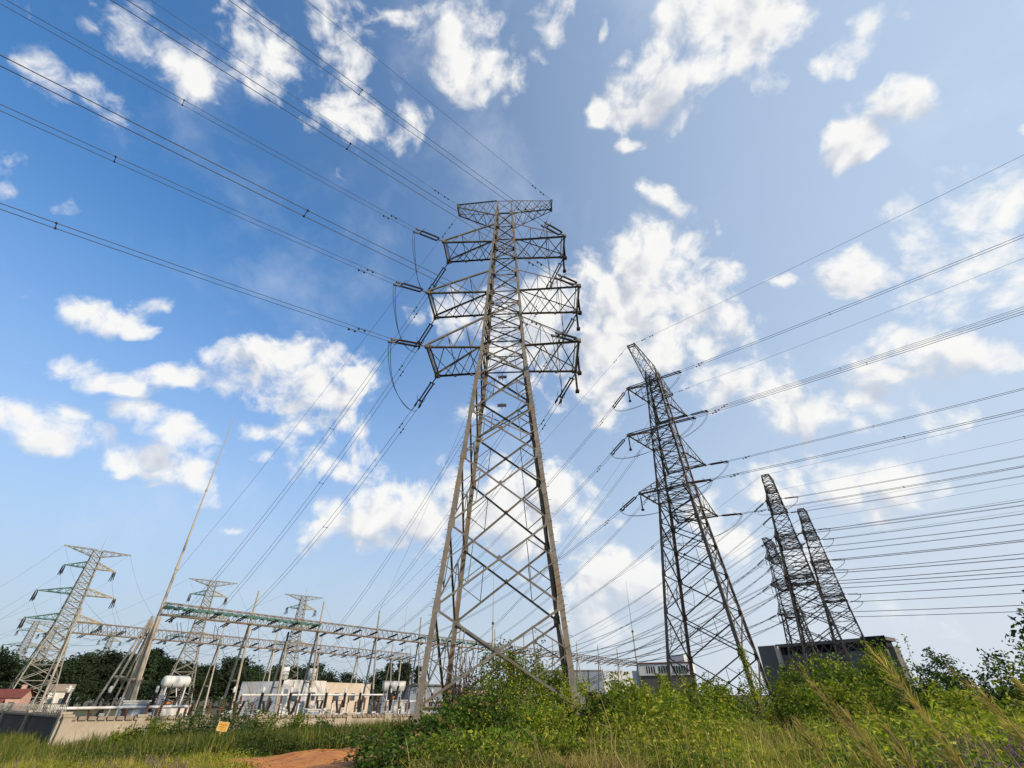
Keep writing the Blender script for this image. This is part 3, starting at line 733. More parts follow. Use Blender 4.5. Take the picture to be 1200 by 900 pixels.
def string_line(name, spec, pos, rot, ids, az, slope, gs, side, cls, detail, rw, kinds, sc=1.0, dz=0, L=270, gsag=.035):
    """builds a pylon with its spans: ids=(pylon phrase, group)"""
    phrase, plabel, pgroup = ids
    root, arms = pylon(spec, pos, rot, plabel, pgroup, None)
    cz, sz = math.cos(rot), math.sin(rot)
    k = scl[name] if name in scl else 1.0
    def W(p): return np.array([pos[0] + k * (cz * p[0] - sz * p[1]), pos[1] + k * (sz * p[0] + cz * p[1]), pos[2] + k * p[2]])
    root.scale = (k, k, k)
    ends = {}; info = []
    for lv in range(3):
        for sx in (-1, 1):
            for sd in (-1, 1):
                P = W(np.array([sx * spec.a[lv], sd * (spec.e[lv] + .1), spec.z[lv]]))
                if sd == side: Q, sag = going(P, az, slope, L, dz)
                else:
                    s = gs[0 if sx < 0 else 1] ; s = s[0] + (s[1] - s[0]) * (.2 + .3 * lv); Q = land(s); sag = gsag * np.linalg.norm(Q - P)
                # solve in the pylon's own (scaled) frame
                ends[(lv, sx, sd)] = (P, Q, sag)
    loc_ends = {}
    for key, (P, Q, sag) in ends.items(): loc_ends[key] = (pos + (Q - pos) / k if k != 1 else Q, sag / k)
    tips = rig(spec, pos, rot, arms, root, loc_ends, kinds, sc, True, max(.022, rw), DROOP.get(name, .05))
    for (lv, sx, sd), (P, Q, sag) in ends.items():
        arm = f'{LV[lv]} {"near" if cls == "r" and sx < 0 else "far" if cls == "r" else "left" if sx < 0 else "right"} arm'
        out = 'going upper left' if cls == 'm' else 'going right'
        lab = f'twin wires from the {arm} of the {phrase}, {out if sd == side else "dropping to gantry"}'
        P = pos + (tips[(lv, sx, sd, 'c')] - pos) * k
        line_thing(P, Q, sag, lab, f'wires of the {phrase}', rw, True, 0, 2.4 if sd != side else 0, simple=not detail)
    for sx in (-1, 1):
        for sd in (-1, 1):
            P = W(np.array([sx * spec.ag, sd * spec.eg, spec.zg]))
            tip = ('near' if sx < 0 else 'far') if cls == 'r' else ('left' if sx < 0 else 'right')
            if sd == side: Q, sag = going(P, az, slope * .85, L, dz)
            else: s = gs[0 if sx < 0 else 1]; Q = G(s[0] if sx < 0 else s[1], 0, 13.9); sag = .02 * np.linalg.norm(Q - P)
            out = 'going upper left' if cls == 'm' else 'going right'
            line_thing(P, Q, sag, f'earth wire from the {tip} top tip of the {phrase}, {out if sd == side else "dropping to gantry"}',
                       f'wires of the {phrase}', rw * .75, False, .3, 0, False, simple=not detail)
    return root
DROOP = {'a': .16}
scl = {'c': .80, 'd': .82, 'e': .72}
def P3(x, y, z): return np.array([x, y, z], float)
brown = lambda lv, sx, sd: 'brown' if (sd < 0 and (sx < 0 or lv == 2)) else 'dark'  # sunlit look of the right-side strings put into browner porcelain
pa = string_line('a', SPA, P3(-.619, 29.449, 0), -.048, ('tallest centre pylon', 'tall tan steel lattice pylon in the centre, nearest and largest of all', None),
            225, .20, ((0, 10.8), (21.2, 32.1)), -1, 'm', True, .018, lambda lv, sx, sd: 'dark' if sd < 0 else 'slim dark')
for z in (21.0, 18.45):                              # plates wired to the bracing
    mb = MB(); h = SPA.hw(z); mb.box((.02, -h - .03, z), (.62, .03, .24)); mb.box((.02, -h + .01, z), (.05, .05, .5)); b = mb.build('number_plate', MT['fitting'], pa)
string_line('b', SPB, P3(21.8, 58.5, -.9), .963, ('second largest pylon', 'dark steel lattice pylon right of the centre one, vine climbing its front leg', 'dark angle pylons on the right'),
            135.5, .12, ((32.1, 41.9), (53, 64.5)), -1, 'r', True, .022, brown, dz=10)
string_line('c', SPC, P3(48.2, 82.4, -.9), 1.0, ('tallest trio pylon', 'tallest dark pylon of the far right trio, standing before the grey factory', 'dark angle pylons on the right'),
            135.5, .11, ((75.7, 88.7), (88.7, 101.5)), -1, 'r', False, .024, 'dark', dz=8)
string_line('d', SPC, P3(66.0, 103.6, -.9), .98, ('right trio pylon', 'rightmost dark pylon of the far right trio, partly hidden by the taller one', 'dark angle pylons on the right'),
            135.5, .10, ((101.5, 114.5), (114.5, 128)), -1, 'r', False, .028, 'dark', dz=8)
string_line('e', SPC, P3(59.5, 109.5, -.9), .90, ('shortest trio pylon', 'shortest dark pylon, leftmost of the far right trio, in front of the grey factory', 'dark angle pylons on the right'),
            135.5, .10, ((114.5, 128), (128, 143)), -1, 'r', False, .028, 'dark', dz=6)

# ------------------------------------------------------------------ painted substation pylons on the left
def painted_pylon():
    root = empty('lattice_pylon', (0, 0, 0), 0, None, 'pylon', 'painted pylons behind the gantries')
    zg, zs = 36.0, (31.4, 25.0, 19.0); Lg, La = 7.2, (5.4, 8.0, 7.6)
    def hw(z): return 1.75 + (4.4 - 1.75) * (17.5 - z) / 17.5 if z < 17.5 else 1.75 + (.95 - 1.75) * (z - 17.5) / 18.5
    def c(k, z): return np.array([CORN[k][0] * hw(z), CORN[k][1] * hw(z), z])
    nodes = [0, 3.2, 6.4, 9.6, 12.6, 15.2, 17.5, 19, 20.6, 22, 23.5, 25, 26.5, 28, 29.7, 31.4, 33, 34.5, 36]
    P = MT['steel_pale']
    for k in range(4):
        mb = MB(); w = .24
        for q0, q1 in ((-2, 17.5), (17.5, 36)):
            p0, p1 = c(k, q0), c(k, q1); mb.bar(p0, p1, w if q0 < 0 else .17)
        mb.build('leg', P, root)
        mb = MB(); nr = [(0, -1, 0), (1, 0, 0), (0, 1, 0), (-1, 0, 0)][k]; k2 = (k + 1) % 4
        for q0, q1 in zip(nodes[:-1], nodes[1:]):
            mb.angle(c(k, q0), c(k2, q1), .15, nr); mb.angle(c(k2, q0), c(k, q1), .15, nr)
            mb.angle(c(k, q1), c(k2, q1), .13, nr)
        mb.build('bracing', P, root)
    def arm(name, sx, z, zt, L, mat, flat=False):
        mb = MB(); h, ht = hw(z), hw(zt); T = np.array([sx * L, 0, (z if not flat else zt)])
        n = 4
        for s in (-1, 1):
            b = np.array([sx * h, s * h, z]); t = np.array([sx * ht, s * ht, zt])
            mb.bar(b, T, .13); mb.bar(t, T, .13)
            for i in range(n):
                t0, t1 = i / n, (i + .9) / n
                mb.bar(lerp(b, T, t0), lerp(t, T, t1), .07); mb.bar(lerp(t, T, t0), lerp(b, T, t1), .07)
        for i in range(n):
            t0, t1 = i / n, (i + .9) / n
            for zz, q in ((z, h), (zt, ht)):
                A = np.array([sx * q, -q, zz]); B = np.array([sx * q, q, zz]); mb.bar(lerp(A, T, t0), lerp(B, T, t1), .06); mb.bar(lerp(B, T, t0), lerp(A, T, t1), .06)
        mb.box(T, (.35, .3, .35))
        return mb.build(name, mat, root)
    for sx in (-1, 1):
        arm('earthwire_arm', sx, zg - 1.6, zg, Lg, P, True)
        for z, L in zip(zs, La):
            a = arm('crossarm', sx, z, z + 1.5, L, MT['green_paint'] if sx < 0 else MT['yellow_paint'])
            mb = MB()
            for d in (-1, 1):
                for o in (-.2, .2): rod_profile(mb, (sx * L + o, d * .3, z - .2), (sx * L + o, d * 1.3, z - 2.3), .13, 10, .6, 6)
            mb.build('insulator_string', MT['porcelain'], a)
    mb = MB(); mb.tube([(0.4, 0, 36), (.4, 0, 40)], [.05, .02], 5); mb.build('lightning_rod', P, root)
    return root, zs, La, zg, Lg
PL, PLZ, PLA, PLG, PLGA = painted_pylon()
PLS = [(pol(-41.2, 170), .85, 1.0, 'pylon with green and yellow arms, farthest left and largest of its row', 'largest painted pylon'),
       (pol(-31.4, 197), .66, 1.0, 'pylon with green and yellow arms behind the gantry just right of the tall mast', 'middle painted pylon'),
       (pol(-22.7, 214), .68, 1.0, 'pylon with green and yellow arms, third and smallest of its row, above the white building', 'third painted pylon')]
FARP = [(pol(-42.9, 350), .95, .98, 'tiny distant pylon above the wood, left one of a close pair by the left edge', None),
        (pol(-41.6, 365), .95, .98, 'tiny distant pylon above the wood, right one of a close pair near the left edge', None),
        (pol(-37.6, 385), .95, .98, 'tiny distant pylon above the wood between the largest painted pylon and the mast', None)]
for i, (p, rz, k, lab, ph) in enumerate(PLS + FARP):
    o = PL if i == 0 else copy_tree(PL)
    p = p + np.array([0, 0, GZ]); o.location = p; o.rotation_euler = (0, 0, rz); o.scale = (k, k, k); tag(o, lab)
    if not ph: continue
    cz, sz = math.cos(rz), math.sin(rz)
    for lv, (z, L) in enumerate(list(zip(PLZ, PLA)) + [(PLG + 2.3, PLGA)]):
        for sx in (-1, 1):
            for d in (1, -1):
                lx, ly = sx * L, d * 1.3 if lv < 3 else 0; P = np.array([p[0] + cz * lx - sz * ly, p[1] + sz * lx + cz * ly, p[2] + z - 2.3])
                if d > 0: Q = P + np.array([math.sin(R(304)), math.cos(R(304)), 0]) * 230; sag = 9
                else: Q = G(8 + i * 22 + (0 if sx < 0 else 9) + lv * 2.2, -40, 10); sag = 4
                tagw = f'{("top", "middle", "bottom", "earth wire")[lv]} {"green" if sx < 0 else "yellow"} arm' if lv < 3 else f'{"left" if sx < 0 else "right"} topmost tip'
                line_thing(P, Q, sag, f'thin wire from the {tagw} of the {ph}, {"going to the distance" if d > 0 else "sagging to rear gantry"}',
                           f'wires of the {ph}', .022, False, 0, 0, False, 24, True)

# ------------------------------------------------------------------ gantries
def beam_mesh(A, B, depth, mb, n):
    A = np.array(A, float); B = np.array(B, float); d = (B - A) / np.linalg.norm(B - A); side = np.cross(d, (0, 0, 1)); up = np.array([0, 0, depth])
    hw = depth * .42
    ch = [(side * -hw, .11), (side * hw, .11), (up + side * -hw * .9, .085), (up + side * hw * .9, .085)]
    for o, w in ch: mb.bar(A + o, B + o, w)
    for i in range(n):
        t0, t1 = i / n, (i + 1) / n; m = (t0 + t1) / 2
        for s in (-1, 1):
            lo = side * hw * s; hi = up + side * hw * .9 * s
            mb.bar(lerp(A, B, t0) + lo, lerp(A, B, m) + hi, .05); mb.bar(lerp(A, B, m) + hi, lerp(A, B, t1) + lo, .05)
        mb.bar(lerp(A, B, t0) - side * hw, lerp(A, B, t1) + side * hw, .06); mb.bar(lerp(A, B, t0) + up + side * hw * .9, lerp(A, B, t1) + up - side * hw * .9, .05)
def aframe(mb, c, zb, top, spread, axis, r=.15, spike=4.2):
    c = np.array(c, float)
    for s in (-1, 1):
        mb.tube([c + axis * spread * s + np.array([0, 0, zb]), c + axis * .12 * s + np.array([0, 0, top])], [r * 1.05, r * .85], 10, True)
    h = zb + (top - zb) * .45; k = spread * .55
    mb.bar(c - axis * k + np.array([0, 0, h]), c + axis * k + np.array([0, 0, h]), .16)
    if spike: mb.tube([c + np.array([0, 0, top - .2]), c + np.array([0, 0, top + spike])], [r * .95, r * .8], 10, True)
def gantry(posts, base, uu, nn, z, depth, label, spikes, green=(), strings=()):
    root = empty('gantry', base + uu * posts[0] + np.array([0, 0, GZ]), 0, label, 'gantry', None)
    o0 = np.array(root.location)
    for i, s in enumerate(posts):
        c = base + uu * s - np.array([o0[0], o0[1], 0]); c[2] = 0
        mb = MB(); aframe(mb, c, -.6, z - GZ, 1.5, nn, .14, spikes); mb.build('column', MT['concrete'], root, True)
    for i, (s0, s1) in enumerate(zip(posts[:-1], posts[1:])):
        A = base + uu * s0 + np.array([0, 0, z]) - o0; B = base + uu * s1 + np.array([0, 0, z]) - o0
        mb = MB(); beam_mesh(A, B, depth, mb, 9); b = mb.build('beam', MT['beam_steel'], root)
        if i in green:
            mb = MB(); n = 9
            for s in (-1, 1):
                for j in range(n):
                    m = lerp(A, B, (j + .5) / n) + nn * .36 * s * depth + np.array([0, 0, depth * .55])
                    mb.box(m + np.array([0, 0, .1 * depth]), (np.linalg.norm(B - A) / n * (.9 - .3 * (j % 3 == 1)), .03, depth * .27), math.atan2(uu[1], uu[0]))
            mb.build('green_panel', MT['jade_paint'], b)
        if i in strings:
            for t in (.2, .5, .8):
                P = lerp(A, B, t)
                for sd in (1, -1):
                    mb = MB(); e = P + nn * .9 * sd
                    for o in (-.16, .16): rod_profile(mb, e + uu * o + np.array([0, 0, .1]), e + uu * o + nn * sd * 1.8 + np.array([0, 0, .5 if sd > 0 else -.35]), .085, 9, .7, 6)
                    mb.bar(P, e + np.array([0, 0, .1]), .08)
                    mb.build('insulator_string', MT['porcelain'], b)
    return root, o0
FP = [0, 10.8, 21.2, 32.1, 41.9, 53, 64.5, 75.7, 88.7, 101.5, 114.5, 128, 143]
fg, fo = gantry(FP, GO, GU, GN, BEAM_Z, 1.2, 'long front substation gantry of concrete A frames and lattice beam with green panels', 4.0, (0, 1, 4, 5), range(12))
# the tall end mast with its fan of raking legs is one piece with the gantry
mb = MB(); mb.tube([(0, 0, -.6), (0, 0, 10.5), (0.0, 0, 19), (0, 0, 27), (0, 0, 36.6)], [.2, .165, .12, .075, .035], 10, True)
for z in (15.6, 25.4): mb.tube([(0, 0, z - .15), (0, 0, z + .15)], [.19 if z < 20 else .14] * 2, 10, True)
m = mb.build('lightning_mast', MT['concrete'], fg, True); m['label'] = 'very tall tapered lightning mast at the left end'
mb = MB()
for du, dn, zt in ((-3.6, .6, 10.4), (-2.8, 1.2, 10.2), (-2.0, -1.3, 10), (-1.1, 1.6, 9.8), (-.8, -1.7, 9.8), (.5, 1.7, 9.8)):
    mb.tube([GU * du + GN * dn + np.array([0, 0, -.6]), GU * (-.12 + du * .13) + np.array([0, 0, zt])], [.11, .095], 8, True)
mb.bar(GU * -2.1 + GN * .9 + np.array([0, 0, 4.6]), GU * -.5 + GN * -.9 + np.array([0, 0, 4.6]), .22)
mb.bar(GU * -1.2 + GN * -1.0 + np.array([0, 0, 4.4]), GU * .3 + GN * 1.0 + np.array([0, 0, 4.4]), .22)
mb.build('raking_legs', MT['concrete'], fg, True)
RU = np.array([math.sin(R(29.5)), math.cos(R(29.5)), 0]); RN = np.array([RU[1], -RU[0], 0]); RO = np.array([-62.5, 73.2, 0.])
rg, ro = gantry([0, 11, 22, 33, 44, 55, 66, 73], RO, RU, RN, 9.6, 1.35, 'rear substation gantry, lower in view behind the front one, plain concrete lattice beam', 3.2, (), range(7))
# slack busbar wires between the two gantries
for i in range(12):
    s = 2.5 + i * 4.6 + (i // 3) * 1.2; P = G(s, -.9, BEAM_Z); Q = RO + RU * (s + 14) + RN * .9 + np.array([0, 0, 9.4])
    line_thing(P, Q, 1.1, 'slack overhead busbar wire strung between the front and rear gantry beams', 'slack busbar wires between the gantries', .03, True, 2.2, 2.2, False, 24, True)
# free standing lightning masts
def mast(p, h, label, r=.16):
    o = empty('lightning_mast', p, 0, label, 'mast', None)
    mb = MB(); mb.tube([(0, 0, -.5), (0, 0, h * .55), (0, 0, h * .57), (0, 0, h)], [r, r * .7, r * .45, .03], 8, True); mb.build('pole', MT['concrete'], o, True)
    mb = MB(); mb.tube([(0, 0, h * .55), (0, 0, h * .565)], [r * 1.3] * 2, 8, True); mb.build('flange', MT['fitting'], o)
    return o
p = G(143, 0, GZ); mast(p, 37, 'thin lightning mast at the right end of the gantry beam, between the two biggest pylons', .3)
mast(pol(-2.3, 110, GZ), 28, 'thin lightning mast seen through the legs of the centre pylon', .2)
mast(pol(-11.9, 118, GZ), 20, 'thin lightning mast just left of the centre pylon, behind the gantry beam', .16)

# ------------------------------------------------------------------ perimeter wall
def wall(A, B, h0, z0, z1, mat, label, npier, spikes, capw=.34):
    A = np.array(A, float); B = np.array(B, float); L = np.linalg.norm((B - A)[:2]); d = (B - A) / L; ang = math.atan2(d[1], d[0]); nrm = np.array([-d[1], d[0], 0])
    root = empty('perimeter_wall', (A[0], A[1], z0 - h0), ang, label, 'wall', None)
    dz = z1 - z0
    def top(x): return h0 + dz * x / L
    mb = MB(); n = 14
    for i in range(n):
        x0, x1 = L * i / n, L * (i + 1) / n
        V = [(x, y, z) for x in (x0, x1) for y in (-.12, .12) for z in (-1.0, top(x))]
        mb.quads(V, [[0, 1, 5, 4], [2, 6, 7, 3]])
    mb.build('panel', mat, root)
    mb = MB()
    for i in range(int(L / .55)):
        x = (i + .5) * .55; mb.box((x, 0, top(x) + .07), (.46, capw + .14, .15)); mb.box((x, 0, top(x) + .18), (.4, capw * .6, .07))
    mb.build('coping', MT['coping'], root)
    mb = MB()
    for i in range(npier + 1):
        x = L * i / npier; mb.box((x, 0, top(x) / 2 - .35), (.5, .56, top(x) + 1.05)); mb.box((x, 0, top(x) + .24), (.62, .66, .14))
    mb.build('pier', MT['wall_render'] if mat is not MT['wall_dark'] else MT['wall_render'], root)
    if spikes:
        mb = MB()
        for i in range(int(L / .45)):
            x = (i + .5) * .45; mb.bar((x, 0, top(x) + .1), (x + .18, .0, top(x) + .72), .05)
        mb.build('fence_spikes', MT['steel_pale'], root)
    return root
WC = P3(-30.5, 38.7, 0)
wall(WC, P3(-13.2, 58.1, 0), 2.0, .62, .15, MT['wall_render'], 'stained beige substation wall with piers and coping, right of the corner by the yellow sign', 6, False)
wall(P3(-13.0, 58.35, 0), P3(3, 76.2, 0), 1.6, .12, .0, MT['wall_render'], 'low beige wall stretch with piers running behind the centre pylon', 5, False)
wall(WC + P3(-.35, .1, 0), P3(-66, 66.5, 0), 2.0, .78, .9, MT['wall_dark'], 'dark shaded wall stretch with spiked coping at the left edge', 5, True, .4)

# ------------------------------------------------------------------ yellow warning sign
sp_ = pol(-27.1, 37.5); zs_ = float(ground_z(sp_[0], sp_[1])) + .52
so = empty('warning_sign', (sp_[0], sp_[1], zs_), R(8), 'small amber warning board on a pole in the grass before the wall', 'sign', None)
so.scale = (.7, .7, .7)
mb = MB(); mb.bar((0, 0, -1.3), (.08, 0, .78), .07); mb.bar((.0, 0, .62), (.12, 0, .82), .09); mb.build('pole', MT['sign'], so)
tilt = Matrix.Rotation(R(7), 3, 'Y'); T3 = np.array(tilt)
mb = MB(); mb.box((.12, -.02, 1.12), (.86, .035, .64), M=T3); bd = mb.build('board', MT['sign'], so)
mb = MB()
for z, w in ((.29, .86), (-.29, .86)): mb.box(np.array([.12, -.045, 1.12]) + T3 @ np.array([0, 0, z]), (w * .98, .012, .035), M=T3)
for x in (-.4, .4): mb.box(np.array([.12, -.045, 1.12]) + T3 @ np.array([x, 0, 0]), (.035, .012, .54), M=T3)
mb.build('border', MT['sign_pale'], bd)
rng = np.random.default_rng(3); mb = MB()
for row, (z, n, s) in enumerate(((.14, 5, .12), (-.02, 4, .11), (-.17, 6, .06))):
    for i in range(n):
        cx = (i - (n - 1) / 2) * s * 1.22; c = np.array([.12, -.047, 1.12])
        for j in range(4 if row < 2 else 2):
            if j % 2: mb.box(c + T3 @ np.array([cx + rng.uniform(-.3, .3) * s, 0, z]), (s * .14, .01, s * rng.uniform(.6, .95)), M=T3)
            else: mb.box(c + T3 @ np.array([cx, -.001 * j, z + rng.uniform(-.4, .4) * s]), (s * rng.uniform(.5, .85), .01, s * .13), M=T3)
mb.build('lettering', MT['sign_ink'], bd)

# ------------------------------------------------------------------ substation equipment
YAW = math.atan2(GU[1], GU[0])
def transformer(p, yaw, label, box_tank=False):
    o = empty('power_transformer', p, yaw, label, 'transformer', None)
    mb = MB(); mb.box((0, 0, 1.15), (3.4, 2.0, 2.1)); mb.box((0, 0, 2.28), (3.6, 2.2, .16)); mb.box((0, 0, .05), (3.8, 2.4, .2))
    for x in (-1.2, -.4, .4, 1.2): mb.box((x, -1.03, 1.15), (.1, .08, 1.9))
    mb.build('tank', MT['white_paint'], o)
    for sx in (-1, 1):
        mb = MB()
        for i in range(9): mb.box((sx * (1.95 + .0), -1.0 + i * .25, 1.2), (.5, .06, 1.8))
        mb.box((sx * 1.95, 0, 2.15), (.12, 2.1, .12)); mb.box((sx * 1.95, 0, .28), (.12, 2.1, .12)); mb.build('radiator', MT['grey_paint'], o)
    mb = MB()
    if box_tank:
        mb.box((0, .5, 4.05), (3.3, 1.0, 1.15)); mb.box((0, .5, 4.66), (3.4, 1.1, .1))
        for x in (-1.55, 1.55): mb.box((x, .5, 4.05), (.1, 1.08, 1.2))
    else:
        x = np.array([-1.5, -1.42, -1.3, 1.3, 1.42, 1.5]); r = np.array([.3, .5, .6, .6, .5, .3])
        mb.tube(np.stack([x, x * 0 + .5, x * 0 + 4.75], -1), r, 20, True)
        for xx in (-.9, 0, .9): mb.tube([(xx - .04, .5, 4.75), (xx + .04, .5, 4.75)], [.63, .63], 20)
    mb.build('conservator_tank', MT['white_paint'], o, True)
    mb = MB(); zt = 3.45 if box_tank else 4.2
    for x in (-1.1, 1.1):
        for y in (.15, .85): mb.bar((x, y, 2.3), (x, y, zt), .12)
        mb.bar((x, .15, 2.4), (x, .85, zt), .08); mb.bar((x * .9, .5, 2.3), (x * .2, .5, zt), .09)
    mb.build('support_frame', MT['white_paint'], o)
    for x in (-1.1, 0, 1.1):
        mb = MB(); rod_profile(mb, (x, -.55, 2.35), (x * 1.2, -1.25, 4.1), .2, 10, .62); mb.tube([(x * 1.2, -1.25, 4.1), (x * 1.22, -1.32, 4.5)], [.05, .04], 6, True); mb.build('bushing', MT['porcelain'], o)
    mb = MB(); mb.tube([(-.5, .1, 2.6), (.4, .1, 2.75), (.7, .3, 3.4)], .09, 8, True); mb.build('oil_pipe', MT['orange_part'], o, True)
    mb = MB(); mb.box((1.1, -1.25, 1.0), (.8, .4, 1.2)); mb.build('control_box', MT['white_paint'], o)
    return o
tr1 = transformer(G(2.6, 4.2, GZ), YAW + .1, 'white power transformer with a round horizontal oil tank, beside the tall mast'); tr1.scale = (.9, .9, .88)
transformer(G(33.2, 4.5, GZ), YAW - .35, 'white power transformer with a boxy upper tank, left of the centre pylon', True)

def disconnector():
    o = empty('disconnector_switch', (0, 0, 0), 0, None, 'switch', 'V shaped disconnector switches')
    mb = MB()
    for x in (-.9, .9):
        mb.bar((x, 0, -.3), (x, 0, 1.25), .14)
    mb.bar((-1.2, 0, 1.3), (1.2, 0, 1.3), .18); mb.bar((-.9, 0, .5), (.9, 0, .9), .06); mb.build('frame', MT['white_paint'], o)
    for s in (-1, 1):
        mb = MB(); rod_profile(mb, (s * .18, 0, 1.42), (s * 1.0, 0, 2.75), .17, 9, .62); mb.build('insulator', MT['porcelain'], o)
    mb = MB(); mb.bar((-1.0, 0, 2.82), (1.0, 0, 2.86), .06)
    for s in (-1, 1): mb.box((s * 1.0, 0, 2.83), (.3, .2, .16))
    mb.build('blade', MT['fitting'], o)
    return o
DS = disconnector()
dpos = [(-8.5, 9), (-5.6, 9.3), (5.4, 12), (8.4, 12), (11.2, 12.2), (15.2, 11.5), (18.2, 11.2), (21.4, 11), (25.4, 9.5), (28.4, 9), (37.5, 8), (41.5, 8)]
wherev = ['farthest left beyond the wall corner', 'beyond the wall left of the mast legs', 'behind the shrubs left of the yellow sign', 'behind the yellow sign', 'first right of the yellow sign',
          'before the grey end of the white building', 'before the corner of the white building', 'before the white front of the building', 'before the beige wall section', 'right of the beige wall section', 'beside the boxy transformer', 'nearest the left leg of the centre pylon']
for i, ((s, n), wv) in enumerate(zip(dpos, wherev)):
    o = DS if i == 0 else copy_tree(DS)
    o.scale = (.85, .85, .85); o.location = G(s, n, GZ); o.rotation_euler = (0, 0, YAW + .55 + .1 * math.sin(i * 3)); tag(o, f'dark V shaped switch on a white frame, {wv}')
def current_transformer():
    o = empty('instrument_transformer', (0, 0, 0), 0, None, 'transformer', 'slender instrument transformers')
    mb = MB(); mb.tube([(0, 0, -.3), (0, 0, 1.5)], [.13, .13], 8, True); mb.box((0, 0, 1.55), (.42, .42, .2)); mb.build('post', MT['white_paint'], o)
    mb = MB(); rod_profile(mb, (0, 0, 1.65), (0, 0, 3.2), .19, 10, .66); mb.build('insulator', MT['porcelain'], o)
    mb = MB(); mb.tube([(0, 0, 3.2), (0, 0, 3.3), (0, 0, 3.6), (0, 0, 3.72)], [.09, .13, .13, .06], 10, True); mb.bar((-.3, 0, 3.5), (.3, 0, 3.5), .05); mb.build('head', MT['white_paint'], o)
    return o
CT = current_transformer()
cpos = [(-7.2, 6.5), (-4.0, 6.2), (-1.0, 8.5), (6.2, 9), (9.6, 8.8), (13.2, 8.6), (15.8, 8.4), (18.4, 8.2), (21.4, 8), (24.2, 7.6), (29.8, 7.4), (36.2, 6.4), (39.6, 6.2), (43.5, 6)]
wherec = ['farthest left behind the dark wall corner', 'second from the left beyond the wall', 'between the mast legs and the round tank transformer', 'right of the round tank transformer', 'above the shrub left of the sign',
          'above the yellow sign', 'left of the grey building end', 'before the grey building end', 'at the building corner', 'before the white building front', 'before the beige wall section', 'left of the boxy transformer', 'right of the boxy transformer', 'beside the left leg of the centre pylon']
for i, ((s, n), wv) in enumerate(zip(cpos, wherec)):
    o = CT if i == 0 else copy_tree(CT)
    o.location = G(s, n, GZ); o.rotation_euler = (0, 0, YAW + i * .7); tag(o, f'slim dark porcelain post with white head, {wv}')
def busbar(s0, s1, n, z, label):
    A = G(s0, n, GZ); L = s1 - s0; o = empty('tubular_busbar', A, YAW, label, 'busbar', None)
    mb = MB(); mb.tube([(0, 0, z), (L, 0, z)], .11, 8, True); mb.build('tube', MT['white_paint'], o, True)
    k = int(L / 2.4)
    for i in range(k + 1):
        x = L * i / k; mb = MB(); mb.bar((x, 0, -.3), (x, 0, z - .95), .15); mb.box((x, 0, z - .95), (.3, .3, .1)); mb.build('post', MT['white_paint'], o)
        mb = MB(); rod_profile(mb, (x, 0, z - .9), (x, 0, z - .1), .15, 6, .62); mb.build('insulator', MT['porcelain_brown'], o)
busbar(10, 33, 4.0, 3.0, 'long white tubular busbar on brown insulators before the white building')
busbar(30.5, 47, 10.5, 2.2, 'white tubular busbar on short posts behind the low wall by the boxy transformer')
busbar(-9, 1, 11, 2.1, 'white tubular busbar behind the wall below the tall mast')
def post_insulator():
    o = empty('post_insulator', (0, 0, 0), 0, None, 'insulator', None)
    mb = MB(); mb.bar((0, 0, -.3), (0, 0, 1.3), .12); mb.box((0, 0, 1.3), (.3, .3, .08)); mb.build('post', MT['white_paint'], o)
    mb = MB(); rod_profile(mb, (0, 0, 1.34), (0, 0, 2.35), .13, 7, .62); mb.build('insulator', MT['porcelain_brown'], o)
    mb = MB(); mb.bar((-.28, 0, 2.4), (.28, 0, 2.4), .07); mb.build('terminal', MT['fitting'], o)
    return o
PI_ = post_insulator(); first = True
for s0, ds, n0, cnt, wv in ((-4.5, 1.3, 12.6, 8, 'low row behind the wall corner, below the tall mast'), (2.5, 1.6, 8.6, 8, 'row behind the shrubs by the yellow sign'), (16, 1.7, 14.2, 9, 'row before the white building front'), (32, 1.6, 13.0, 10, 'row behind the low wall beside the boxy transformer')):
    for i in range(cnt):
        o = PI_ if first else copy_tree(PI_); first = False
        o.location = G(s0 + ds * i, n0 + .5 * (i % 2), GZ); o.rotation_euler = (0, 0, YAW + i * .9); k = .85 + .25 * ((i * 7) % 3) / 2; o.scale = (1, 1, k)
        tag(o, 'brown post insulator, ' + wv, None, 'post insulators: ' + wv)
# slender droppers from the front beam down to the equipment
for i in range(14):
    s = 3 + i * 2.9; P = G(s, .6, BEAM_Z); Q = G(s + .6, 4 + 3 * ((i * 5) % 3), 2.0 + .4 * (i % 2))
    line_thing(P, Q, .5, 'thin dropper wire hanging from the front gantry beam to the switchgear', 'dropper wires under the front gantry', .022, False, 0, 0, False, 16, True)
def cabinet(p, yaw, w, h, mat, label):
    o = empty('control_cabinet', p, yaw, label, 'cabinet', None)
    mb = MB(); mb.box((0, 0, h / 2), (w, .8, h)); mb.box((0, 0, h + .05), (w + .2, 1.0, .1)); mb.build('body', mat, o)
    for x in (-w / 4, w / 4):
        mb = MB(); mb.box((x, -.42, h / 2), (w / 2 - .08, .03, h - .25)); d = mb.build('door', MT['grey_blue'] if mat is MT['white_paint'] else MT['grey_paint'], o)
        mb = MB(); mb.bar((x * .35, -.46, h * .45), (x * .35, -.46, h * .6), .05); mb.build('handle', MT['fitting'], d)
cabinet(G(-3.2, 10.5, GZ), YAW - .2, 1.9, 2.5, MT['white_paint'], 'white cabinet with grey blue doors below the mast legs')
cabinet(G(12.5, 14, GZ), YAW - .1, 1.3, 1.6, MT['white_paint'], 'small white cabinet behind the shrubs right of the sign')
cabinet(G(23.8, 12.5, GZ), YAW, 1.2, 1.7, MT['grey_paint'], 'grey cabinet before the beige wall section')
cabinet(G(44.5, 9.5, GZ), YAW, 2.4, 1.9, MT['white_paint'], 'white cabinet low behind the wall at the left leg of the centre pylon')
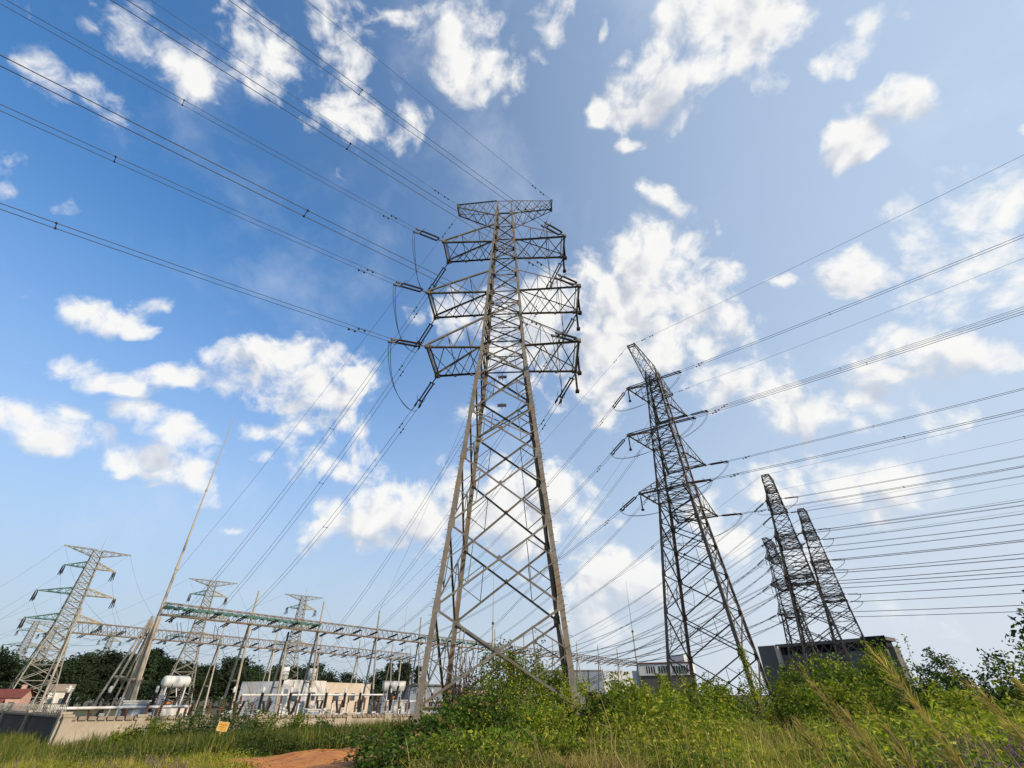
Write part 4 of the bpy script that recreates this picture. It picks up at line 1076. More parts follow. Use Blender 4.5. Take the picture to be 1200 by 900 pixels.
for az, d, wv in ((-22.9, 93, 'left one'), (-20.4, 96, 'right one')):
    o = empty('line_trap', pol(az, d, GZ), 0, f'white drum on a post above the white building roof, {wv} of two', 'line trap', 'white drum line traps')
    mb = MB(); mb.bar((0, 0, -.3), (0, 0, 4.9), .2); mb.build('post', MT['concrete'], o)
    mb = MB(); mb.tube([(0, 0, 5.0), (0, 0, 5.05), (0, 0, 6.7), (0, 0, 6.75)], [.5, .62, .62, .45], 16, True); mb.build('drum', MT['white_paint'], o, True)
    mb = MB(); rod_profile(mb, (0, 0, 4.4), (0, 0, 5.0), .2, 4, .6); mb.build('insulator', MT['porcelain'], o)
for s, n, wv in ((17.5, -1.5, 'left of the white building corner'), (47, -3, 'just left of the centre pylon'), (-14, -3, 'left of the tall mast')):
    c = G(s, n, GZ); o = empty('support_column', c, 0, f'slender concrete A frame column standing alone, {wv}', 'column', 'lone A frame columns')
    mb = MB(); aframe(mb, (0, 0, 0), -.5, 9.2, 1.3, GN, .14, 0); mb.build('frame', MT['concrete'], o, True)
    mb = MB(); rod_profile(mb, (0, 0, 9.2), (0, 0, 10.4), .17, 8, .6); mb.build('insulator', MT['porcelain'], o)

# ------------------------------------------------------------------ buildings
def wall_rect(mb, a, b, z0, z1): mb.quads([(*a[:2], z0), (*b[:2], z0), (*b[:2], z1), (*a[:2], z1)], [[0, 1, 2, 3]])
def block(name, mat, parent, a, b, depth, z0, z1, prouds=0):
    """box whose front runs from a to b"""
    a = np.array(a, float)[:2]; b = np.array(b, float)[:2]; d = (b - a) / np.linalg.norm(b - a); n = np.array([-d[1], d[0]]) * depth
    mb = MB(); V = [(*p, z) for z in (z0, z1) for p in (a, b, b + n, a + n)]
    mb.quads(V, [[0, 1, 5, 4], [1, 2, 6, 5], [2, 3, 7, 6], [3, 0, 4, 7], [4, 5, 6, 7]])
    return mb.build(name, mat, parent)
def facade_boxes(name, mat, parent, a, b, items, proud=.03, th=.08):
    a = np.array(a, float)[:2]; b = np.array(b, float)[:2]; L = np.linalg.norm(b - a); d = (b - a) / L; n = np.array([d[1], -d[0]]); ang = math.atan2(d[1], d[0]); out = []
    for t, z, w, h in items:
        c = a + d * L * t + n * (proud); mb = MB(); mb.box((*c, z), (w, th, h), ang); out.append(mb.build(name, mat, parent))
    return out
wb = empty('control_building', (0, 0, 0), 0, 'long low white control building with a beige right section behind the gantry', 'building')
A, Bm, B = pol(-22.8, 100), pol(-18.9, 109.5), pol(-14.6, 121)
Ld = np.array([-.8266, .5628, 0]) * 1.0
block('wall', MT['white_wall'], wb, A, Bm, 8.5, -1.5, 4.15); w2 = block('wall', MT['beige_wall'], wb, Bm + np.array([.02, 0, 0]), B, 15, -1.5, 4.0); w2['label'] = 'beige right wall section'
block('parapet', MT['white_wall'], wb, A + np.array([.0, -.06, 0]), Bm, .35, 4.152, 4.4); block('parapet', MT['beige_wall'], wb, Bm + np.array([.02, -.06, 0]), B, .35, 4.002, 4.2)
facade_boxes('window', MT['glass'], wb, A, Bm, [(.3, 2.0, 1.5, 1.2), (.7, 2.0, 1.5, 1.2)]); facade_boxes('door', MT['grey_paint'], wb, A, Bm, [(.5, .2, 1.2, 2.2)])
facade_boxes('window', MT['glass'], wb, Bm, B, [(.25, 1.9, 1.4, 1.2), (.6, 1.9, 1.4, 1.2)])
fb = empty('industrial_shed', (0, 0, 0), 0, 'long blue grey shed seen right of the centre pylon legs with a pale end wall', 'building')
a, m_, b = pol(2.2, 168), pol(9.3, 172), pol(13.2, 178)
block('wall', MT['grey_blue'], fb, a, m_, 30, -1.5, 8.0); w2 = block('wall', MT['pale_clad'], fb, m_ + np.array([.05, 0, 0]), b, 30, -1.5, 8.3); w2['label'] = 'pale end wall'
block('roof', MT['dark_clad'], fb, a + np.array([0, -.3, 0]), m_, 30.6, 8.002, 8.5)
facade_boxes('opening', MT['black_open'], fb, a, m_, [(.2, 1.0, 4, 3.5), (.5, 1.0, 4, 3.5), (.8, 1.0, 4, 3.5)])
lb = empty('low_store', (0, 0, 0), 0, 'low beige store building half hidden behind the centre pylon', 'building')
block('wall', MT['beige_wall'], lb, pol(-6.5, 128), pol(3.5, 132), 14, -1.5, 3.2); block('roof', MT['grey_blue'], lb, pol(-6.6, 127.7), pol(3.6, 131.7), 14.6, 3.202, 3.6)
facade_boxes('window', MT['glass'], lb, pol(-6.5, 128), pol(3.5, 132), [(.2, 1.2, 2, 1.2), (.5, 1.2, 2, 1.2), (.8, 1.2, 2, 1.2)])
gb = empty('grey_shed', (0, 0, 0), 0, 'plain grey shed just left of the centre pylon behind the wall', 'building')
block('wall', MT['grey_blue'], gb, pol(-10.8, 112), pol(-5.6, 115), 12, -1.5, 3.6); block('roof', MT['dark_clad'], gb, pol(-10.9, 111.7), pol(-5.5, 114.7), 12.6, 3.602, 3.9)
bb = empty('balustrade_building', (0, 0, 0), 0, 'dark building with a white slotted parapet between the two biggest pylons', 'building')
a, b = pol(13.0, 176), pol(18.2, 174)
block('wall', MT['dark_clad'], bb, a, b, 7, -1.5, 6.9); block('parapet', MT['white_wall'], bb, a + np.array([-.3, -.3, 0]), b + np.array([.3, -.3, 0]), 7.6, 6.902, 10.0)
block('roof', MT['roof_red'], bb, a + np.array([-.5, -.5, 0]), b + np.array([.5, -.5, 0]), 8, 10.002, 10.35)
facade_boxes('slot', MT['black_open'], bb, a + np.array([0, -.32, 0]), b + np.array([0, -.32, 0]), [(.05 + .0475 * i, 8.4, .42, 1.9) for i in range(19) if i not in (6, 12)])
block('stair_head', MT['pale_clad'], bb, pol(16.2, 180), pol(17.6, 179), 4, 10.3, 12.6)
wf = empty('factory_building', (0, 0, 0), 0, 'large dark grey factory with black roof openings behind the far right pylon trio', 'building')
a, m1, b = pol(24.7, 171), pol(26.2, 169.2), pol(34.9, 160)
d = (b - m1) / np.linalg.norm(b - m1); nb = np.array([-d[1], d[0], 0])
block('wall', MT['dark_clad'], wf, a, m1, 8, -1.5, 13.5)
block('wall', MT['dark_clad'], wf, m1 + d * .02 + nb * 1.2, b + nb * 1.2, 7, -1.5, 11.0)
block('pier', MT['beige_wall'], wf, m1 + d * .03 - nb * .3, m1 + d * .9 - nb * .3, 1.4, 8.0, 13.2)  # lit edge of the factory corner, sunlight put into its beige colour
block('clerestory', MT['black_open'], wf, m1 + d * 1.2 + nb * 2.4, b + nb * 2.4, 5, 11.002, 12.9)
block('roof', MT['dark_clad'], wf, m1 + d * .02 + nb * .6, b + d * .8 + nb * .6, 8, 12.902, 13.7)
for i in range(11):
    mb = MB(); p0 = m1 + d * (2.5 + i * 2.2) + nb * 1.5; p1 = p0 + d * 1.05; p2 = p0 + d * 2.1
    mb.bar((p0[0], p0[1], 11.0), (p1[0], p1[1], 12.9), .22); mb.bar((p1[0], p1[1], 12.9), (p2[0], p2[1], 11.0), .22); mb.build('truss', MT['dark_clad'], wf)
for i in range(6): 
    p0 = m1 + d * (2 + i * 4.6); block('cladding_rib', MT['dark_clad'], wf, p0 + nb * 1.12, p0 + d * .3 + nb * 1.12, .1, -1.4, 10.9)
block('annex', MT['dark_clad'], wf, b + d * .05 + nb * 3, b + d * 1.2 + nb * 3, 4, -1.5, 11.6)
block('roof_edge', MT['black_open'], wf, m1 + d * 22 + nb * .4, b + d * .9 + nb * .4, .15, 12.5, 13.9)
def house(az, d, w, dep, h, roofmat, wallmat, label, yaw, chim=False):
    o = empty('house', pol(az, d, GZ), yaw, label, 'house', None)
    mb = MB(); mb.box((0, 0, h / 2 - .5), (w, dep, h + 1)); mb.tris([(-w / 2, -dep / 2, h), (-w / 2, dep / 2, h), (-w / 2, 0, h + 1.3)], [[0, 1, 2]]); mb.tris([(w / 2, -dep / 2, h), (w / 2, 0, h + 1.3), (w / 2, dep / 2, h)], [[0, 1, 2]]); mb.build('wall', wallmat, o)
    mb = MB(); e = .4
    for s in (-1, 1): mb.quads([(-w / 2 - e, s * (dep / 2 + e), h - .22), (w / 2 + e, s * (dep / 2 + e), h - .22), (w / 2 + e, 0, h + 1.42), (-w / 2 - e, 0, h + 1.42)], [[0, 1, 2, 3]])
    r = mb.build('roof', roofmat, o)
    if chim: mb = MB(); mb.box((w * .2, .6, h + 1.5), (.7, .7, 1.4)); mb.build('chimney', wallmat, r)
    for x in (-w / 4, w / 4): mb = MB(); mb.box((x, -dep / 2 - .02, h * .5), (1.1, .06, 1.3)); mb.build('window', MT['glass'], o)
house(-42.1, 165, 5.0, 5, 3.3, MT['roof_red'], MT['pink_wall'], 'small pink house with a red roof under the wood at the left edge', R(20), True)
house(-39.4, 185, 4.5, 4, 4.6, MT['coping'], MT['white_wall'], 'pale house seen through the base of the largest painted pylon', R(35))
house(-43.6, 118, 4, 4, 1.4, MT['roof_red'], MT['roof_red'], 'low red painted hut at the extreme left edge behind the wall', R(30))

# ------------------------------------------------------------------ vegetation
RNG = np.random.default_rng(11)
def leaves(mb, C, Ln, Wd, rng, droop=.2, updir=None, fold=.0):
    """one small kite shaped face per leaf"""
    n = len(C); d = rng.normal(size=(n, 3)); d[:, 2] = d[:, 2] * .6 - droop
    if updir is not None: d = d * .6 + updir
    d /= np.linalg.norm(d, axis=1)[:, None]
    r = rng.normal(size=(n, 3)); s = np.cross(d, r); s /= np.linalg.norm(s, axis=1)[:, None] + 1e-9
    L = (Ln * rng.uniform(.6, 1.3, n))[:, None]; W = (Wd * rng.uniform(.7, 1.2, n))[:, None]
    base = C; tip = C + d * L; mid = C + d * L * .42
    nn = np.cross(d, s) * W * .35
    V = np.stack([base, mid + s * W * .5 + nn, tip, mid - s * W * .5 + nn], 1).reshape(-1, 3)
    mb.quads(V, np.arange(n * 4).reshape(-1, 4))
def bush_points(rng, R_, H, n, nclump, tuft=.2, hollow=.45, top=0.25):
    """leaf positions: clumps over an uneven dome, denser near the surface"""
    u = rng.normal(size=(nclump, 3)); u[:, 2] = np.abs(u[:, 2]) * 1.05 - .12; u /= np.linalg.norm(u, axis=1)[:, None]
    rad = rng.uniform(hollow, 1, nclump) ** .6 * (1 + rng.normal(size=nclump) * top * .6)
    cc = u * rad[:, None] * np.array([R_, R_, H]); cc[:, 2] = np.maximum(cc[:, 2], .05 * H)
    k = rng.integers(0, nclump, n)
    p = cc[k] + rng.normal(size=(n, 3)) * np.array([tuft, tuft, tuft * .8]) * R_
    p[:, 2] = np.abs(p[:, 2])
    return p, cc
def bush(name, p, R_, H, n, leaf, mat, label, seed, stems=7, group=None, cat='bush', tuft=.16, nclump=40, droop=.2, ratio=.5, top=.3, sprouts=0):
    rng = np.random.default_rng(seed); z = float(ground_z(p[0], p[1]))
    o = empty(name, (p[0], p[1], z), 0, label, cat, group)
    pts, cc = bush_points(rng, R_, H, n, nclump, tuft, .4, top)
    mb = MB(); st = MB()
    for i in range(stems):
        c = cc[rng.integers(0, len(cc))]; st.tube([(c[0] * .15, c[1] * .15, -.2), c * np.array([.55, .55, .5]), c], [.035 * H ** .5, .02 * H ** .5, .006], 5)
    for i in range(sprouts):                         # upright shoots that break the outline
        a = rng.uniform(0, 6.28); r0 = rng.uniform(0, .8) * R_; h0 = H * rng.uniform(.5, .8); h1 = H * rng.uniform(1.0, 1.38)
        b0 = np.array([math.cos(a) * r0, math.sin(a) * r0, h0]); b1 = b0 + np.array([rng.normal() * .18, rng.normal() * .18, h1 - h0])
        st.tube([b0 * np.array([.1, .1, 0]) - np.array([0, 0, .1]), b0, (b0 + b1) / 2 + rng.normal(size=3) * .04, b1], [.016, .013, .010, .004], 4)
        m = 34; t = rng.uniform(0, 1, m)[:, None]; q = b0 * (1 - t) + b1 * t + rng.normal(size=(m, 3)) * .06 * H ** .4
        pts = np.vstack([pts, q])
    leaves(mb, pts, leaf, leaf * ratio, rng, droop)
    mb.build('foliage', mat, o); st.build('stem', MT['stem'], o)
    return o

def at(az, d, el=0): return pol(az, d)
# --- named shrubs in front of and around the centre pylon
bush('tall_shrub', pol(-.2, 28.5), 2.3, 3.1, 8000, .18, MT['leaf_bright'], 'tall light green shrub growing up inside the base of the centre pylon', 1, 14, tuft=.12, nclump=60, droop=.35, ratio=.42, sprouts=26, top=.35)
bush('tall_shrub', pol(4.6, 26.5), 1.7, 2.1, 4600, .18, MT['leaf_bright'], 'yellow green willowy shrub just left of the right front leg of the centre pylon', 2, 10, tuft=.14, nclump=40, droop=.3, ratio=.42, sprouts=14)
bush('broad_leaf_shrub', pol(-7.2, 19.5), 1.6, .95, 3600, .17, MT['leaf_big'], 'broad leaved dark shrub just right of the left front leg of the centre pylon', 3, 8, tuft=.14, nclump=45, droop=.5, ratio=.72, sprouts=5)
bush('broad_leaf_shrub', pol(-4.2, 21), 2.1, 1.35, 4200, .17, MT['leaf_big'], 'broad leaved shrub between the front legs of the centre pylon', 4, 8, tuft=.13, nclump=50, droop=.45, ratio=.7, sprouts=8)
bush('broad_leaf_shrub', pol(-11.6, 18.6), 1.15, .75, 2200, .15, MT['leaf_big'], 'low broad leaved shrub with red tinged leaves right of the red soil', 5, 6, tuft=.14, nclump=40, droop=.4, ratio=.7, sprouts=3)
bush('leafy_shrub', pol(1.2, 20.5), 1.9, 1.35, 3600, .13, MT['leaf_mid'], 'mid green shrub in front of the tall light green shrub at the pylon base', 6, 8, tuft=.14, nclump=45, droop=.3, ratio=.5, sprouts=10)
bush('leafy_shrub', pol(-1.5, 24.2), 1.6, 1.8, 3000, .14, MT['leaf_mid'], 'dark rounded shrub behind the broad leaved one between the pylon legs', 16, 8, tuft=.14, nclump=40, droop=.3, ratio=.55, sprouts=8)
bush('leafy_shrub', pol(3.9, 20), 1.5, 1.0, 2800, .13, MT['leaf_bright'], 'light green shrub left below the right front leg of the centre pylon', 7, 8, tuft=.16, nclump=40, sprouts=9)
for i, (az, d, r, h, k, sp, lab) in enumerate([(-7.4, 16.2, 1.5, .62, 'leaf_big', 5, 'broad leaved clump lowest in the frame, left of the straw'), (-2.4, 16.6, 1.5, .75, 'leaf_mid', 9, 'mid green clump among the straw at the bottom centre'),
        (3.0, 16.0, 1.4, .7, 'leaf_bright', 9, 'yellow green clump among the straw right of the bottom centre'), (5.6, 16.6, 1.3, .6, 'leaf_mid', 10, 'leafy clump at the bottom below the right front pylon leg'), (-11.0, 16.2, 1.0, .45, 'leaf_big', 3, 'dark broad leaved clump at the bottom, nearest the red soil')]):
    bush('low_shrub', pol(az, d), r, h, 2600, .14, MT[k], lab, 60 + i, 6, 'low shrubs along the bottom of the picture', tuft=.16, nclump=40, ratio=.6, sprouts=sp, droop=.3)
# dead vine on the rear left leg, living vine on the second pylon
rng = np.random.default_rng(8); v0 = pol(-5.3, 32.8); z0 = float(ground_z(*v0[:2])); o = empty('dead_vine', (v0[0], v0[1], z0), 0, 'dry brown tangle of dead vine clinging to the rear left leg of the centre pylon', 'vine', None)
mb = MB(); pts = []
for i in range(95):
    a = np.array([rng.normal() * .4, rng.normal() * .4, rng.uniform(-.2, 1.5)]); b = np.array([rng.normal() * .95 + .2, rng.normal() * .6, rng.uniform(.8, 4.6)]); m = (a + b) / 2 + rng.normal(size=3) * .5
    t = np.linspace(0, 1, 9)[:, None]; c = a * (1 - t) ** 2 + 2 * m * t * (1 - t) + b * t * t; mb.tube(c, .018, 4); pts.append(c[3:])
mb.build('stem', MT['dead_vine'], o); pts = np.vstack(pts); pts = np.repeat(pts, 3, 0) + rng.normal(size=(len(pts) * 3, 3)) * .13
mb = MB(); leaves(mb, pts, .13, .05, rng, .9); mb.build('foliage', MT['dead_vine'], o)
def climber(p, h, lean, label, seed, n=700, w=.32):
    rng = np.random.default_rng(seed); z = float(ground_z(*p[:2])); o = empty('climbing_vine', (p[0], p[1], z), 0, label, 'vine', None)
    t = rng.uniform(0, 1, n)[:, None] ** .8; c = np.array(lean) * t + np.array([0, 0, h]) * t
    cw = w * (1.25 - t) * (1 + .5 * np.sin(t * 19 + seed)); q = c + rng.normal(size=(n, 3)) * cw
    mb = MB(); leaves(mb, q, .17, .12, rng, .5); mb.build('foliage', MT['leaf_bright'], o)
    mb = MB(); tt = np.linspace(0, 1, 14)[:, None]; mb.tube(np.array(lean) * tt + np.array([0, 0, h]) * tt + np.sin(tt * 22) * .08, .03, 5); mb.build('stem', MT['stem'], o)
_cz, _sz = math.cos(.963), math.sin(.963)
def bleg(sx, sy, z):                                # corner of the second pylon
    h = SPB.hw(z); x, y = sx * h, sy * h; return np.array([21.8 + _cz * x - _sz * y, 58.5 + _sz * x + _cz * y, 0])
b0, b1 = bleg(-1, -1, 0), bleg(-1, -1, 7.2); climber(b0, 7.4, b1 - b0, 'green vine climbing the nearest leg of the second largest pylon', 21, 1500, .5)
b0, b1 = bleg(-1, 1, 0), bleg(-1, 1, 4.6); climber(b0, 4.4, b1 - b0, 'thin vine on the left leg of the second largest pylon', 22, 450, .3)
# --- individual bushes of the right hand thicket
KINDS = [('leaf_bright', .14, .5), ('leaf_mid', .13, .5), ('leaf_bright', .12, .42), ('leaf_mid', .16, .6), ('leaf_dark', .13, .5)]
TH = [ # az, d, radius, height, kind, sprouts, label
 (10.6, 22.5, 1.5, 1.2, 1, 10, 'mid green bush just right of the right front leg of the centre pylon'),
 (12.0, 28, 2.0, 1.45, 0, 12, 'yellow green bush below the thin mast between the two biggest pylons'),
 (13.8, 24, 1.9, 1.2, 2, 12, 'fine leaved bright bush left of the second largest pylon'),
 (15.8, 33, 2.4, 1.9, 0, 14, 'bright bush covering the left leg base of the second largest pylon'),
 (17.6, 27, 2.0, 1.45, 1, 12, 'mid green bush before the middle of the second largest pylon'),
 (20.2, 58, 2.6, 3.4, 0, 14, 'tall bright bush behind the legs of the second largest pylon'),
 (22.4, 29, 1.5, .62, 2, 6, 'fine leaved bush before the nearest leg of the second largest pylon'),
 (26.4, 60, 2.6, 2.9, 1, 12, 'rounded green bush right of the second largest pylon'),
 (28.4, 46, 2.6, 2.6, 3, 12, 'broad green bush before the left end of the grey factory'),
 (30.2, 36, 2.2, 2.1, 0, 12, 'bright bush below the far right pylon trio'),
 (32.6, 44, 2.6, 2.5, 1, 12, 'green bush at the feet of the far right pylon trio'),
 (34.4, 62, 3.4, 5.0, 1, 14, 'large bush standing in front of the right half of the grey factory'),
 (27.0, 62, 4.0, 4.3, 1, 16, 'mid green bush against the left part of the grey factory'),
 (31.2, 63, 4.0, 4.2, 3, 16, 'green bush against the middle of the grey factory'),
 (37.2, 52, 2.4, 3.3, 4, 12, 'dark bush right of the grey factory'),
 (39.6, 48, 2.6, 3.0, 4, 12, 'dark bush between the wispy sapling and the right edge tree'),
 (42.0, 46, 2.8, 3.5, 4, 14, 'dark dense bush left of the right edge tree'),
 (44.6, 40, 2.4, 2.9, 1, 12, 'green bush below the right edge tree'),
 (38.4, 33, 1.8, 1.9, 0, 10, 'bright bush behind the purple flowers'),
 (42.6, 27, 1.8, 1.55, 0, 10, 'yellow green leafy bush low at the right edge')]
for i, (az, d, r, h, k, sp, lab) in enumerate(TH):
    mt, lf, ra = KINDS[k]
    bush('thicket_bush', pol(az, d), r * 1.12, h * (1.32 if d < 45 else 1.12), int(1800 + 800 * r), lf * 1.6 * (1 + max(0, d - 30) / 60), MT[mt], lab, 100 + i, 8, 'bushes of the right hand thicket', tuft=.15, nclump=44, ratio=ra, sprouts=sp)
def sapling(p, h, spread, n, label, seed, mat, leaf=.2, trunk=.07):
    rng = np.random.default_rng(seed); z = float(ground_z(*p[:2])); o = empty('sapling', (p[0], p[1], z), 0, label, 'tree', None)
    tr = MB(); pts = []; top = np.array([rng.normal() * .2, rng.normal() * .2, h])
    tr.tube([(0, 0, -.2), top * .5 + rng.normal(size=3) * .1, top], [trunk, trunk * .6, .012], 6)
    for i in range(26):
        t = rng.uniform(.3, .97); a = rng.uniform(0, 6.28); b0 = top * t; L = spread * (1.25 - t) * rng.uniform(.6, 1.2)
        b1 = b0 + np.array([math.cos(a) * L, math.sin(a) * L, L * rng.uniform(.3, 1.0)]); tr.tube([b0, (b0 + b1) / 2 + np.array([0, 0, -.05]), b1], [trunk * .35, trunk * .2, .008], 4)
        m = n // 26; s = rng.uniform(.25, 1.05, m)[:, None]; pts.append(b0 * (1 - s) + b1 * s + rng.normal(size=(m, 3)) * .14)
    tr.build('trunk', MT['bark'], o); mb = MB(); leaves(mb, np.vstack(pts), leaf, leaf * .38, rng, .25); mb.build('crown', mat, o)
sapling(pol(38.3, 50), 5.6, 1.5, 1300, 'wispy open sapling rising above the thicket right of the grey factory', 31, MT['leaf_dark'], .26)
sapling(pol(36.9, 54), 4.8, 1.4, 1000, 'shorter wispy sapling left of the open one, right of the grey factory', 32, MT['leaf_dark'], .26)
sapling(pol(34.0, 66), 7.2, 1.3, 900, 'thin sapling poking above the factory roof at its right end', 33, MT['leaf_mid'], .28)
sapling(pol(10.6, 40), 3.6, 1.0, 800, 'small leafy sapling below the right end of the front gantry', 34, MT['leaf_mid'], .2)
sapling(pol(25.9, 60), 4.5, 1.2, 900, 'slim green sapling before the left corner of the grey factory', 35, MT['leaf_bright'], .24)

def tree_meshes(seed, h, cr, nclump, nleaf, leaf, conifer=False):
    """trunk and crown meshes: clumps of leaf faces on forking limbs"""
    rng = np.random.default_rng(seed); tr = MB(); pts = []
    tr.tube([(0, 0, -.5), (0, 0, h * .35), (rng.normal() * .2, rng.normal() * .2, h * .92)], [h * .022, h * .016, h * .003], 7)
    for i in range(nclump):
        t = rng.uniform(.28, 1.0) if not conifer else rng.uniform(.18, 1)
        a = rng.uniform(0, 6.28)
        prof = (math.sin(math.pi * min(1, (t - .18) / .86)) ** .7) if not conifer else (1.05 - t) * .95
        L = cr * prof * rng.uniform(.45, 1.1)
        b0 = np.array([0, 0, h * t * (.86 if not conifer else .98)]); b1 = np.array([math.cos(a) * L, math.sin(a) * L, h * t * (.95 if not conifer else .96) + (L * .15 if not conifer else -L * .12)])
        tr.tube([b0, (b0 + b1) / 2, b1], [h * .006, h * .004, h * .0015], 4)
        m = nleaf // nclump; s = cr * (.24 if not conifer else .15) * rng.uniform(.7, 1.3)
        pts.append(b1 + rng.normal(size=(m, 3)) * np.array([s, s, s * (.62 if not conifer else .35)]))
    mb = MB(); leaves(mb, np.vstack(pts), leaf, leaf * .55, rng, .1)
    return tr.mesh('trunk'), mb.mesh('crown')
def tree(name, p, meshes, mats, rz, sc, label, group, z=None):
    o = empty(name, (p[0], p[1], float(ground_z(*p[:2])) if z is None else z), rz, label, 'tree', group); o.scale = sc
    for nm, me, mt in zip(('trunk', 'crown'), meshes, mats):
        if not me.materials: me.materials.append(mt)
        c = bpy.data.objects.new(nm, me); COL.objects.link(c); c.parent = o
    return o
tm = tree_meshes(41, 8.0, 2.4, 80, 9000, .36)
tree('broadleaf_tree', pol(47.8, 45), tm, (MT['bark'], MT['leaf_dark']), .4, (.95, .95, .95), 'tall dark tree cut off by the right edge, above the thicket', None)
# far wood: individual trees, four grown forms
WOOD = [(tree_meshes(51, 16, 4.6, 42, 2200, 1.0), 'pine'), (tree_meshes(52, 16, 5.2, 46, 2400, 1.0), 'far_leaf'), (tree_meshes(53, 17, 3.6, 60, 2200, .9, True), 'pine'), (tree_meshes(54, 15, 4.2, 40, 2200, 1.0), 'pine')]
rng = np.random.default_rng(77); wl = {0: 'dark rounded pine in the distant wood behind the substation', 1: 'green broad crowned tree in the distant wood behind the substation', 2: 'pointed conifer in the distant wood behind the substation', 3: 'dark slim pine in the distant wood behind the substation'}
wood_az = [(-47 + i * .6, 215, 1.0) for i in range(48)] + [(-47 + i * .62, 248, 1.25) for i in range(60)]
wn = {0: 'wood_pine', 1: 'wood_tree', 2: 'wood_conifer', 3: 'wood_pine'}
for az, d, k in wood_az:
    az = az + rng.normal() * .3; d = d + rng.normal() * 10
    el = np.interp(az, [-47, -44, -41, -37, -34.5, -32, -28, -24, -19, -15, -11, -6, 0], [2.6, 3.2, 2.5, 3.3, 3.6, 2.7, 3.1, 2.9, 2.7, 2.3, 3.1, 2.4, 1.8])
    f = int(rng.choice([0, 1, 2, 3], p=[.36, .2, .14, .3] if az < -16 else [.1, .15, .6, .15])); h = (1.8 - GZ + d * math.tan(R(el))) * rng.uniform(.5, 1.05)
    s = h / 16.0; me, mt = WOOD[f]
    tree(wn[f], pol(az, d), me, (MT['bark'], MT[mt]), rng.uniform(0, 6), (s * rng.uniform(.9, 1.3), s * rng.uniform(.9, 1.3), s), wl[f], 'trees of the distant wood, ' + ('rounded pines', 'broad trees', 'pointed conifers', 'slim pines')[f], GZ)
cm = tree_meshes(61, 9, 2.6, 50, 3000, .42, True)
tree('conifer', pol(-34.2, 118), cm, (MT['bark'], MT['pine']), 0, (1.2, 1.2, 1.15), 'dark conifer rising just right of the tall mast legs, nearer than the wood', None, GZ)
tree('conifer', pol(-11.2, 128), cm, (MT['bark'], MT['pine']), 1, (1.0, 1.0, 1.05), 'pointed conifer left of the centre pylon behind the boxy transformer', None, GZ)
# shrubs along the wall
WALLS = [(-31.6, 43, 1.5, 1.5, 1, 'dark shrub leaning over the wall left of the yellow sign'), (-29.4, 41, 1.6, 1.75, 4, 'dense dark shrub behind the yellow sign on its left'),
         (-26.4, 42.5, 1.8, 2.1, 4, 'tallest dark shrub behind the yellow sign on its right'), (-23.8, 44, 1.5, 1.6, 1, 'green shrub on the wall below the grey building end'),
         (-20.8, 45.5, 1.3, 1.5, 1, 'small green shrub before the white building front'), (-18.4, 47, 1.0, 1.3, 4, 'small dark shrub before the wall below the V switches'),
         (-33.9, 43.5, 1.0, .9, 0, 'light sprawling weed on the wall beside the tall mast legs')]
for i, (az, d, r, h, k, lab) in enumerate(WALLS):
    mt, lf, ra = KINDS[k]; bush('wall_shrub', pol(az, d), r, h, 2400, lf * 1.3, MT[mt], lab, 200 + i, 7, 'shrubs along the substation wall', tuft=.17, nclump=36, ratio=ra, sprouts=8)

# --- stuff: undergrowth, grass, flowers
def scatter(n, az0, az1, d0, d1, rng):
    d = np.sqrt(rng.uniform(d0 * d0, d1 * d1, n)); a = np.radians(rng.uniform(az0, az1, n)); return np.stack([np.sin(a) * d, np.cos(a) * d], -1), d
def clumpy(P, rng, sc, keep):
    v = np.sin(P[:, 0] * sc + 1.7) * np.cos(P[:, 1] * sc * .9 + .4) + .6 * np.sin(P[:, 0] * sc * 2.3 + P[:, 1] * sc * 1.7)
    return v + rng.normal(size=len(P)) * .5 > keep
def blades(name, label_mat, P, H, W, rng, lean=.35, bend=.5):
    n = len(P); z = ground_z(P[:, 0], P[:, 1]); B = np.stack([P[:, 0], P[:, 1], z - .03], -1)
    a = rng.uniform(0, 2 * math.pi, n); h = H * rng.uniform(.5, 1.25, n); w = W * rng.uniform(.7, 1.3, n)
    ld = np.stack([np.cos(a), np.sin(a), np.zeros(n)], -1) * (h * lean * rng.uniform(.2, 1.6, n))[:, None]
    b = rng.uniform(0, 2 * math.pi, n); s = np.stack([np.cos(b), np.sin(b), np.zeros(n)], -1) * w[:, None] / 2
    up = np.array([0, 0, 1.0])
    m = B + ld * .35 + up * (h * .6)[:, None]; t = B + ld + up * (h * (1 - bend * .12))[:, None]
    V = np.stack([B - s, B + s, m + s * .75, m - s * .75, t], 1).reshape(-1, 3); i = np.arange(n)[:, None] * 5
    mb = MB(); mb.quads(V, i + np.array([[0, 1, 2, 3]])); mb2 = mb
    mb.t.append((i + np.array([[3, 2, 4]])).astype(int))
    return tag(mb.build(name, label_mat), kind='stuff')
rng = np.random.default_rng(91)
P, d = scatter(90000, -50, -9, 13, 36, rng); keep = np.hypot(P[:, 0] - pol(-17.2, 23)[0], (P[:, 1] - pol(-17.2, 23)[1]) * 1.2) > 4.4 + rng.normal(size=len(P)) * .5
P = P[keep]; blades('meadow_grass', MT['grass'], P, np.where(clumpy(P, rng, .8, .3), .42, .26) * (1 - .93 * np.exp(-((np.degrees(np.arctan2(P[:, 0], P[:, 1])) + 18.5) / 6.0) ** 4)), .020, rng)
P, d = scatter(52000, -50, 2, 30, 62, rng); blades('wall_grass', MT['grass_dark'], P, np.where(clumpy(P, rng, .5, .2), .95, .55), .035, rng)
P, d = scatter(15000, -33, -10, 29, 44, rng); blades('wall_reed_grass', MT['grass_dark'], P, 1.05, .04, rng, .3)
